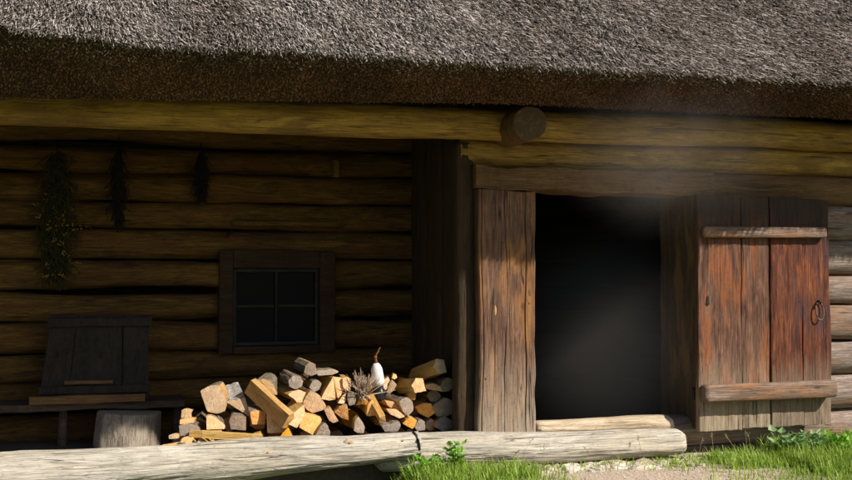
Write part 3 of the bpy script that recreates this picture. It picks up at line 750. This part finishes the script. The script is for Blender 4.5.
billet(at(190, 434, .22), at(221, 434, .16), [(-.02, -.02), (.02, -.02), (.02, .02), (-.02, .02)], 'short pale lath lying flat right of the leftmost little stack', 'endp')
piece(A((78,410),(88,394),(103,388),(125,391),(138,414),(125,419),(100,412)), .14, 'small half-moon end at the bottom left of the pile', 'endp', .2, (.3, 1, 0), (1, 2))
piece(A((137,438),(145,415),(157,394),(185,412),(210,432),(180,441)), .10, 'low triangular pale end near the bottom left of the pile', 'endp', .22, (.3, 1, 0))
piece(A((3,440),(8,418),(40,414),(60,424),(124,430),(122,444),(40,452),(3,452)), .12, 'flat pale pinkish slab at the foot of the leftmost stack', 'endp', .14, (.5, 1, 0))
piece(A((240,412),(262,407),(283,410),(280,424),(240,424)), .10, 'small pale chip just showing over the sill log at left', 'endp', .15, (.3, 1, 0))
# middle
billet(at(286, 376, .55), at(295.5, 382.5, .26), [(-.04, -.03), (0, -.043), (.04, -.025), (.045, .015), (.015, .045), (-.03, .04), (-.05, .005)], 'round grey barked log with its cut end near the pile crest', 'endg', (0, 1, 2, 3, 4, 5, 6))
billet(at(300, 364, .50), at(311, 369, .30), [(-.04, -.035), (.0, -.045), (.045, -.025), (.04, .02), (.01, .045), (-.03, .03)], 'topmost dark round log with pale split end at the pile crest', 'endg', (0, 1, 2, 3))
piece(A((510,218),(525,206),(560,200),(590,214),(588,235),(582,252),(545,248),(535,236)), .26, 'rounded pale end right of the slanting plank, below the round grey log', 'endp', .3, (-.35, 1, .1), (0, 1, 2))
piece(A((574,252),(590,222),(603,204),(640,222),(662,262),(652,278),(610,292),(588,280)), .22, 'broad smooth cream wedge in the middle of the pile', 'endp', .3, (-.1, 1, .12), (2,))
piece(A((556,350),(568,315),(582,298),(640,305),(648,318),(632,350),(610,381)), .14, 'tan block with bright orange side below the broad cream wedge', 'endp', .3, (-.25, 1, .12))
piece(A((488,326),(512,318),(532,292),(580,258),(582,300),(560,335),(546,352)), .13, 'pale blocky end at the foot of the slanting plank', 'endp', .2, (-.1, .9, .1))
piece(B((42,236),(66,190),(92,146),(99,190),(104,240),(75,243)), .22, 'tall narrow cream triangle at the centre of the pile', 'endp', .32, (.15, 1, .05))
piece(B((97,150),(130,150),(134,190),(120,222),(108,232)), .28, 'orange-sided split right behind the tall cream triangle', 'endo', .3, (-.2, 1, 0))
piece(B((130,152),(150,148),(166,156),(162,200),(142,207),(132,190)), .27, 'small tan block right of the tall cream triangle', 'endp', .3, (.1, 1, 0), (0,))
piece(B((8,165),(30,160),(48,175),(40,195),(15,210),(-5,190)), .34, 'greyish split end left of the tall cream triangle', 'endg', .3, (-.1, 1, .1), (0, 1))
piece(B((20,125),(60,122),(100,118),(118,128),(90,140),(30,142)), .38, 'flat grey slab on the crest behind the tall cream triangle', 'endg', .3, (.1, 1, 0), (0, 1))
piece(B((56,278),(82,268),(96,292),(114,325),(92,332),(76,322)), .16, 'orange bent wedge right of the tan block', 'endo', .3, (.1, 1, 0))
piece(B((98,290),(118,268),(147,257),(152,290),(154,321),(125,312)), .17, 'orange fan-shaped end below the tall cream triangle', 'endo', .3, (.1, 1, 0), (0,))
piece(B((108,252),(128,226),(145,214),(147,240),(135,256)), .22, 'little cream triangle above the orange fan-shaped end', 'endp', .3, (.1, 1, 0))
piece(B((150,212),(168,208),(184,235),(180,258),(158,264),(150,240)), .21, 'greyish rough end left of the twig bundle base', 'endg', .3, (.1, 1, 0), (0, 1, 2))
piece(B((22,382),(40,345),(60,330),(74,350),(83,372),(78,388)), .10, 'grey barked low end just above the sill, left of centre', 'endg', .3, (-.2, 1, 0), (1, 2))
piece(B((174,362),(180,318),(192,304),(208,325),(222,352),(216,374),(190,372)), .12, 'pinkish grey pointed end at the sill below the twig bundle', 'endg', .28, (.1, 1, 0))
piece(B((188,262),(198,240),(214,227),(231,244),(232,262),(210,258)), .20, 'small orange cap end under the twig bundle', 'endo', .3, (.1, 1, 0), (1,))
piece(B((228,304),(230,260),(246,238),(262,256),(270,282),(262,304)), .17, 'upright orange block left of the long leaning stick', 'endo', .3, (.05, 1, 0))
billet(at(371, 397, .24), at(383, 419, .07), [(-.024, -.022), (.018, -.03), (.026, .012), (-.008, .028)], 'long cream stick leaning forward below the bottle', 'endp', ())
piece(B((288,345),(320,338),(356,325),(362,345),(350,366),(300,368)), .11, 'blue-grey weathered half-round at the sill under the leaning stick', 'endg', .28, (0, 1, .1), (0, 1, 2))
# right side
piece(B((290,190),(298,158),(316,148),(322,162),(312,185),(300,200)), .28, 'narrow brownish split just right of the bottle', 'endp', .3, (.2, 1, 0))
piece(B((308,212),(316,180),(327,158),(346,178),(336,200),(322,216)), .26, 'narrow bright split second to the right of the bottle', 'endp', .3, (.2, 1, 0))
piece(B((326,152),(332,138),(346,139),(350,150),(338,158)), .30, 'tiny pale knob above the narrow splits right of the bottle', 'endp', .2, (.2, 1, 0))
billet(at(402, 386, .42), at(419, 385, .17), [(-.05, -.04), (.03, -.05), (.055, .0), (.02, .045), (-.03, .04)], 'ochre half log with pale rim, left of the highest right log', 'endp', (3,))
billet(at(415, 376, .52), at(440, 366, .22), [(-.045, -.045), (.03, -.05), (.05, .0), (.02, .05), (-.04, .04)], 'highest ochre log with white end pointing out at the right', 'endp', (3,))
piece(B((458,192),(466,178),(500,175),(524,188),(528,206),(505,202),(478,198)), .24, 'thin curved bright slab below the highest ochre log', 'endp', .25, (.2, 1, 0), (1, 2))
piece(B((390,232),(393,214),(410,207),(426,218),(420,238),(402,242)), .22, 'small round brown end in the gap below the ochre half log', 'endo', .3, (.1, 1, 0), (0, 1, 2))
piece(B((296,240),(330,245),(368,268),(392,300),(352,290),(310,262)), .20, 'orange plank edge running down behind the round grey end', 'endo', .3, (-.1, 1, 0))
piece(B((352,245),(372,232),(394,231),(414,254),(417,285),(394,306),(370,285)), .17, 'round grey end with visible bark rim, right of the leaning stick', 'endg', .3, (-.2, 1, .05), (0, 1, 2, 3))
piece(B((308,276),(345,277),(362,290),(377,306),(355,313),(325,300)), .15, 'orange lens-shaped end left of the round grey end', 'endo', .3, (0, 1, 0), (0,))
piece(B((372,336),(386,320),(402,308),(427,320),(420,342),(408,356)), .11, 'orange diamond-shaped end low at the right by the strap', 'endo', .28, (.1, 1, 0))
piece(B((418,350),(428,328),(442,317),(461,328),(462,362),(430,364)), .11, 'grey rounded end at the sill, right of the orange diamond', 'endg', .28, (.1, 1, 0), (1, 2))
shd = 'in the shaded right end of the pile'
piece(B((424,268),(450,254),(482,252),(500,288),(472,312),(440,296)), .26, 'dim orange end '+shd+', second row from the sill', 'endo', .3, (0, 1, 0), (0, 1))
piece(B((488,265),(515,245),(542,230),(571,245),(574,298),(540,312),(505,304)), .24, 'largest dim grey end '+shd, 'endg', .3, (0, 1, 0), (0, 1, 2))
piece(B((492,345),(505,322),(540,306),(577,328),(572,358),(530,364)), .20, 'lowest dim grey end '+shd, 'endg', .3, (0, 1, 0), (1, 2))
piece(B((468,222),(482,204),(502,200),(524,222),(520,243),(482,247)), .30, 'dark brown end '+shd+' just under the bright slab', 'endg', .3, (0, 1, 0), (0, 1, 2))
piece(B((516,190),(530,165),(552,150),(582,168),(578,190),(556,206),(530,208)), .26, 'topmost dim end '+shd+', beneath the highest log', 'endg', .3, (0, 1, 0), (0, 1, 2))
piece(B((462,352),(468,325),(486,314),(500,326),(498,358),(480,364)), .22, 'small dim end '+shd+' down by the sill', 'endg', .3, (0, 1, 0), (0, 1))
# inner fillers: billets seen only through the gaps
random.seed(21)
for row in range(4):
    z = .12+row*.11
    lo, hi = [(180, 450), (200, 450), (240, 440), (300, 405)][row]
    px = lo
    while px < hi:
        Yq = .50+random.uniform(-.02, .05)+(.06 if row > 3 else 0); c = at(px, 400, Yq); w_ = random.uniform(.05, .066); nn = random.choice((5, 6, 7))
        zz = z+random.uniform(-.012, .012); o = random.uniform(0, 6)
        poly = [(w_*random.uniform(.8, 1.05)*math.cos(o+2*PI*k/nn), w_*random.uniform(.8, 1.05)*math.sin(o+2*PI*k/nn)) for k in range(nn)]
        billet((c.x, Yq, zz), (c.x+random.uniform(-.04, .04), Yq+.30, zz), poly, 'brown billet deep in the gaps behind the front row of the pile', random.choice(['endo', 'endo', 'endp', 'endg']), (0, 1) if random.random() < .4 else ())
        px += random.uniform(27, 36)
# ------------------------------------------------------------------ twig bundle, bottle
c = at(363, 396, .22); TB = thing('twig_bundle', 'small bundle of thin dry twigs fanning up from the woodpile', 'twigs', c)
mb = MB(); random.seed(4)
for i in range(75):
    a = random.gauss(0, .55); b = random.gauss(0, .35); L = random.uniform(.10, .185)
    d = Vector((math.sin(a), math.sin(b), math.cos(a))).normalized(); s = c+Vector((random.gauss(0, .012), random.gauss(0, .01), 0))
    bend = Vector((random.gauss(0, .02), random.gauss(0, .02), .0))
    tube(mb, [s-d*.03, s+d*L*.4+bend*.3, s+d*L*.75+bend, s+d*L+bend*1.4], random.uniform(.0018, .003), 4, taper=[1.2, 1, .8, .4])
    if i % 2 == 0: q = s+d*L*.6+bend*.7; tube(mb, [q, q+Vector((random.gauss(0, .03), random.gauss(0, .02), .04))], .0014, 3)
rel(mb.build('twigs', M['twig'], None, (0, 0, 0)), TB)
mb = MB(); tube(mb, [c+Vector((.026*math.cos(t), .026*math.sin(t), .004*math.sin(2*t))) for t in [2*PI*k/14 for k in range(14)]], .006, 6, closed=True); 
random.seed(14)
for i in range(30):
    p = c+Vector((random.gauss(0, .016), -.02+random.gauss(0, .01), random.gauss(-.005, .02))); tube(mb, [p, p+Vector((random.gauss(0, .012), -.008, random.gauss(0, .012)))], .004, 5)
rel(mb.build('binding', M['twig'], None, (0, 0, 0)), TB)
c0 = at(380, 400, .30); top = at(376, 363, .30)
BO = thing('bottle', 'slim dark bottle with white middle and reddish neck standing in the woodpile', 'bottle', c0)
ax = (top-c0); axn = ax.normalized()
def lathe(pr, mat, nm):
    mb = MB(); u = axn.cross(Vector((0, 1, 0))).normalized(); w = u.cross(axn); vs = []; fs = []; sg = 24
    for (t, r) in pr:
        bend = u*(-.03*(t-.5)**2*0)
        for k in range(sg): a = 2*PI*k/sg; vs.append(c0+axn*t*ax.length+bend+(u*math.cos(a)+w*math.sin(a))*r)
    for i in range(len(pr)-1):
        for k in range(sg): fs.append((i*sg+k, i*sg+(k+1) % sg, (i+1)*sg+(k+1) % sg, (i+1)*sg+k))
    fs.append(tuple(range(sg))[::-1]); fs.append(tuple(range((len(pr)-1)*sg, len(pr)*sg)))
    mb.add(vs, fs, 0, True); rel(mb.build(nm, M[mat], None, (0, 0, 0)), BO)
lathe([(-.02, .03), (0, .038), (.08, .041), (.385, .042)], 'bottle', 'base')
lathe([(.39, .0425), (.5, .0425), (.68, .040), (.84, .037), (.94, .027), (1.0, .015)], 'white', 'white_body')
lathe([(1.003, .014), (1.05, .010), (1.12, .009), (1.2, .012)], 'redcap', 'neck')
mb = MB(); tp = c0+ax*1.18
tube(mb, [tp, tp+Vector((.008, 0, .015)), tp+Vector((.02, 0, .032)), tp+Vector((.026, 0, .05)), tp+Vector((.036, 0, .058))], .006, 6, taper=[1, 1.1, .9, .7, .4])
rel(mb.build('stopper', M['redcap'], None, (0, 0, 0)), BO)
# ------------------------------------------------------------------ things hanging on the porch wall
def hang(name, label, cat, px, y0, y1, w, Y, mats, flowers=0, seed=0, drop=0):
    random.seed(seed); a = at(px, y0, Y); b = at(px, y1, Y); T = thing(name, label, cat, (a.x, Y, b.z)); Lh = a.z-b.z
    mb = MB()
    for i in range(int(700*w/.1)):
        t = random.random()**.8; z = a.z-Lh*t; r = w*(.25+.75*math.sin(PI*min(1, t*.75+.12)))
        p = Vector((a.x+random.gauss(0, r*.38), Y+random.gauss(0, .018), z)); d = Vector((random.gauss(0, .02+.12*w), random.gauss(-.01, .012), -random.uniform(.03, .10)))
        tube(mb, [p, p+d*.5+Vector((random.gauss(0, .006), 0, 0)), p+d], random.uniform(.002, .004), 4)
    if not flowers: tube(mb, [a.lerp(b, k/6) for k in range(7)], w*.42, 8, taper=[.5, .8, 1, 1.05, 1, .8, .35])
    for i in range(flowers):
        t = .35+.65*random.random(); p = Vector((a.x+random.gauss(0, w*.36), Y-.03+random.gauss(0, .02), a.z-Lh*t)); rr = random.uniform(.005, .012)
        for k in range(3):
            q = p+Vector((random.gauss(0, rr), random.gauss(0, rr*.5), random.gauss(0, rr)))
            tube(mb, [q, q+Vector((random.gauss(0, rr), -.004, random.gauss(0, rr)))], rr*.45, 5, mi=1)
    rel(mb.build('stems', list(mats), None, (0, 0, 0)), T)
    mb = MB(); tube(mb, [a+Vector((0, .06, .07)), a+Vector((0, 0, .06)), a+Vector((0, 0, -.04))], .004, 5); rel(mb.build('cord', M['rope'], None, (0, 0, 0)), T)
hang('dried_herb_bunch', 'big bunch of dried herbs with yellow flowers hanging on the porch wall', 'herbs', 57, 150, 278, .15, 1.42, (M['herb'], M['flower']), 55, 3)
hang('hanging_bundle', 'long narrow dark bundle hanging between the herbs and the short bundle', 'bundle', 119, 146, 222, .055, 1.42, (M['rope'],), 0, 5)
hang('hanging_bundle', 'short narrow dark bundle hanging above and left of the window', 'bundle', 201, 152, 194, .05, 1.42, (M['rope'],), 0, 6)
a = at(231, 232, 1.46); mb = MB(); tube(mb, [a+Vector((.02, .05, .01)), a, a+Vector((-.025, -.02, -.02)), a+Vector((-.03, -.02, -.045))], .011, 7)
tag(mb.build('wall_hook', M['iron']), 'small dark hook on the logs just above the window frame', 'hook')
a = at(336, 168, 1.46); mb = MB(); plank(mb, a.x-.02, a.x+.02, 1.44, 1.52, a.z-.07, a.z+.06, nx=3, nz=6, amp=.004)
tag(mb.build('wall_peg', M['peg']), 'small upright ochre peg high on the porch wall right of the bundles', 'peg')
mb = MB(); x0 = at(232, 222, 1.44).x; x1 = at(337, 222, 1.44).x; z = at(285, 223, 1.44).z
plank(mb, x0, x1, 1.455, 1.50, z-.022, z+.016, nx=30, nz=3, amp=.004, seed=97)
mb.build('rail', M['back'], H)
# ------------------------------------------------------------------ stones, grass, weeds
random.seed(9)
mb = MB()
def rock(mb, c, r, sq=.55):
    bmr = bmesh.new(); bmesh.ops.create_icosphere(bmr, subdivisions=2, radius=1)
    sd = random.uniform(0, 99); e = (r*random.uniform(.8, 2.0), r*random.uniform(.7, 1.2), r*random.uniform(.35, .8))
    vs = []
    for v in bmr.verts:
        q = 1+.55*noise.noise(v.co*1.3+Vector((sd, 0, 0)))+.2*noise.noise(v.co*4+Vector((sd, 5, 0))); vs.append(Vector((v.co.x*e[0]*q, v.co.y*e[1]*q, v.co.z*e[2]*q))+c)
    fs = [[v.index for v in f.verts] for f in bmr.faces]; bmr.free(); mb.add(vs, fs)
for i in range(900):
    x = random.uniform(at(470, 460, -.3).x, at(800, 450, -.3).x); y = random.choice((random.uniform(-.30, -.12), random.uniform(-.42, -.14)))
    r = random.choice((.008, .012, .018, .03, .04, .055))*random.uniform(.7, 1.2)
    if x > 1.7: y += .08
    rock(mb, Vector((x, y, gz(x, y)-r*.4)), r)
tag(mb.build('limestone_rubble', M['stone']), 'loose pale limestone rubble along the foot of the sill log', 'rubble', kind='stuff')
mb = MB()
for i in range(900):
    x = random.uniform(.1, 2.0); y = random.uniform(-1.3, -.3); r = random.uniform(.003, .009); p = Vector((x, y, gz(x, y)+.001))
    rock_v = [p+Vector((r, 0, 0)), p+Vector((0, r, 0)), p+Vector((-r, 0, 0)), p+Vector((0, -r, 0)), p+Vector((0, 0, r*.8))]
    mb.add(rock_v, [(0, 1, 4), (1, 2, 4), (2, 3, 4), (3, 0, 4)])
tag(mb.build('path_gravel', M['stone']), 'fine pinkish gravel scattered over the worn ground at the doorway', 'gravel', kind='stuff')
def blades(name, spots, mat, label, cat, hmin, hmax, wd):
    V = []; Fc = []
    for (x, y, sc) in spots:
        h = random.uniform(hmin, hmax)*sc; a = random.uniform(0, 2*PI); lean = random.uniform(.1, .8)*h; w = wd*random.uniform(.6, 1.3)
        dx, dy = math.cos(a)*lean, math.sin(a)*lean; px_, py_ = -math.sin(a)*w, math.cos(a)*w; z = gz(x, y)-.005; b = len(V)
        for t, ww in ((0, 1), (.4, .9), (.75, .6)):
            k = t*t; V.append((x+dx*k-px_*ww, y+dy*k-py_*ww, z+h*t)); V.append((x+dx*k+px_*ww, y+dy*k+py_*ww, z+h*t))
        V.append((x+dx, y+dy, z+h*(1-.15*lean/h)))
        Fc += [(b, b+1, b+3, b+2), (b+2, b+3, b+5, b+4), (b+4, b+5, b+6)]
    o = mesh(name, V, Fc, mat); return tag(o, label, cat, kind='stuff')
sp = []
def patch(x0, x1, y0, y1, n, sc=1.0, dens=None):
    for i in range(n):
        x = random.uniform(x0, x1); y = random.uniform(y0, y1)
        if dens and random.random() > dens(x, y): continue
        sp.append((x, y, sc*random.uniform(.7, 1.2)))
xr0 = at(668, 470, -.3).x
patch(xr0-.05, 4.5, -1.6, -.16, 9000, 1.0, lambda x, y: min(1, (x-xr0+.05)/1.2+.12+.3*noise.noise(Vector((x*4, y*4, 0)))))
patch(1.95, 4.5, -.9, -.14, 14000, 1.6)
patch(1.5, 2.4, -.62, -.18, 3000, 1.0)
xl0 = at(395, 470, -.4).x; xl1 = at(560, 470, -.4).x
patch(xl0, xl1, -.9, -.2, 3600, .9, lambda x, y: .9-.8*max(0, (x-xl0)/(xl1-xl0))**2)
patch(xl0, xl1-.2, -.6, -.22, 1800, 1.1)
patch(xl0+.05, xl0+.45, -.55, -.24, 500, 1.5)
patch(-4.5, xl0, -2.2, -.62, 7000, .8)
patch(.1, 1.9, -.5, -.16, 260, .7)
patch(1.15, 2.3, -.42, -.14, 1300, .55)
patch(.2, 1.3, -.30, -.18, 260, .6)
blades('grass', sp, M['grass'], 'bright green grass growing on both sides of the bare doorway path', 'grass', .035, .10, .0028)
random.seed(31)
def weed(px, Y, h, n, mat, label, leafw=.03, spread=.10):
    c = at(px, 470, Y); x = c.x; z = gz(x, Y); T = thing('weed', label, 'plant', (x, Y, z))
    ms = MB(); ml = MB()
    for i in range(n):
        a = random.uniform(0, 2*PI); L = h*random.uniform(.6, 1); d = Vector((math.cos(a)*spread*random.uniform(.2, 1), math.sin(a)*spread*random.uniform(.2, 1), L))
        b0 = Vector((x, Y, z)); tip = b0+d; tube(ms, [b0, b0+d*.5+Vector((0, 0, .01)), tip], .0018, 4)
        for k in range(4):
            t = .45+.18*k; p = b0+d*min(1, t); aa = random.uniform(0, 2*PI); le = leafw*random.uniform(.8, 1.5)
            f = Vector((math.cos(aa), math.sin(aa), random.uniform(-.1, .7))).normalized(); s = f.cross(Vector((0, 0, 1))).normalized()*le*.42
            u_ = f.cross(s).normalized()*le*.12
            ml.add([p, p+f*le*.35+s, p+f*le*.35+u_, p+f*le*.35-s, p+f*le*.75+s*.7, p+f*le*.75+u_, p+f*le*.75-s*.7, p+f*le*1.15-u_], [(0, 1, 2), (0, 2, 3), (1, 4, 5, 2), (2, 5, 6, 3), (4, 7, 5), (5, 7, 6)])
    rel(ms.build('stem', M['leaf'], None, (0, 0, 0)), T); rel(ml.build('leaves', mat, None, (0, 0, 0)), T)
weed(456, -.34, .20, 18, M['leaf'], 'bright green leafy weed tallest in front of the sill log joint', .038, .07)
weed(432, -.36, .13, 14, M['leaf'], 'low leafy weed just left of the tallest one at the sill', .032, .10)
weed(418, -.40, .07, 6, M['leaf'], 'smallest leafy weed left in the grass below the strap', .03, .08)
weed(790, -.34, .17, 16, M['leafpale'], 'pale green broad-leaved weed growing under the middle of the open door', .055, .13)
weed(815, -.40, .17, 14, M['leafpale'], 'pale leafy weed under the free edge of the open door', .05, .11)
weed(838, -.42, .18, 16, M['leaf'], 'tall bright green weed at the far right edge beside the wall logs', .05, .13)
weed(716, -.25, .04, 8, M['leaf'], 'dark low weed on the stones below the door hinge side', .022, .10)
random.seed(44)
mb = MB()
for px in (700, 716, 722, 733, 748, 752, 600, 640, 520, 545):
    c = at(px, 470, -.26); x = c.x+random.uniform(-.02, .02); z = gz(x, -.26); h = random.uniform(.09, .2); l = random.gauss(0, .05)
    p1 = Vector((x+l, -.26+random.gauss(0, .02), z+h)); tube(mb, [(x, -.26, z), (x+l*.3, -.26, z+h*.6), p1], .0013, 4)
    for k in range(6): q = p1-Vector((l*.05*k, 0, .006*k)); tube(mb, [q, q+Vector((random.gauss(0, .008), random.gauss(0, .008), .006))], .0018, 4)
tag(mb.build('grass_stalks', M['stalk']), 'thin pale seed stalks standing up from the stones before the door', 'grass stalks', kind='stuff')
# ------------------------------------------------------------------ smoke drifting out of the doorway
def smoke(name, c, half, dens, label, nscale=1.3, lo=.35, hi=.7):
    mb = MB(); bmr = bmesh.new(); bmesh.ops.create_icosphere(bmr, subdivisions=3, radius=1)
    vs = [Vector((v.co.x*half[0], v.co.y*half[1], v.co.z*half[2])) for v in bmr.verts]; fs = [[v.index for v in f.verts] for f in bmr.faces]; bmr.free()
    m = bpy.data.materials.new(name+'_volume'); m.use_nodes = True; t = m.node_tree; t.nodes.clear()
    out = t.nodes.new('ShaderNodeOutputMaterial'); pv = t.nodes.new('ShaderNodeVolumePrincipled'); pv.inputs['Color'].default_value = (.94, .84, .74, 1); pv.inputs['Anisotropy'].default_value = .1
    tc = t.nodes.new('ShaderNodeTexCoord'); mp = t.nodes.new('ShaderNodeMapping'); mp.inputs['Scale'].default_value = (1/half[0], 1/half[1], 1/half[2]); t.links.new(tc.outputs['Object'], mp.inputs[0])
    ln = t.nodes.new('ShaderNodeVectorMath'); ln.operation = 'LENGTH'; t.links.new(mp.outputs[0], ln.inputs[0])
    mr = t.nodes.new('ShaderNodeMapRange'); mr.inputs[1].default_value = .95; mr.inputs[2].default_value = .1; mr.inputs[3].default_value = 0; mr.inputs[4].default_value = 1; mr.interpolation_type = 'SMOOTHSTEP'; t.links.new(ln.outputs['Value'], mr.inputs[0])
    nz = t.nodes.new('ShaderNodeTexNoise'); nz.inputs['Scale'].default_value = nscale; nz.inputs['Detail'].default_value = 2; nz.inputs['Distortion'].default_value = .8; t.links.new(tc.outputs['Object'], nz.inputs['Vector'])
    nr = t.nodes.new('ShaderNodeMapRange'); nr.inputs[1].default_value = lo; nr.inputs[2].default_value = hi; t.links.new(nz.outputs['Fac'], nr.inputs[0])
    mu = t.nodes.new('ShaderNodeMath'); mu.operation = 'MULTIPLY'; t.links.new(mr.outputs[0], mu.inputs[0]); t.links.new(nr.outputs[0], mu.inputs[1])
    m2 = t.nodes.new('ShaderNodeMath'); m2.operation = 'MULTIPLY'; m2.inputs[1].default_value = dens; t.links.new(mu.outputs[0], m2.inputs[0]); t.links.new(m2.outputs[0], pv.inputs['Density'])
    t.links.new(pv.outputs[0], out.inputs['Volume'])
    mb.add(vs, fs); o = mb.build(name, m); o.location = c
    return tag(o, label, 'smoke', kind='stuff')
c = at(610, 330, .9); smoke('smoke', (c.x-.02, .95, .75), (.95, 1.25, 1.15), 1.05, 'thin grey smoke filling the lower part of the dark doorway', .8, -.5, 1.2)
c = at(655, 130, -.5); smoke('smoke', (c.x, -.62, 2.15), (1.0, .5, .85), .7, 'faint smoke drifting up past the eave above the doorway', 2.0)
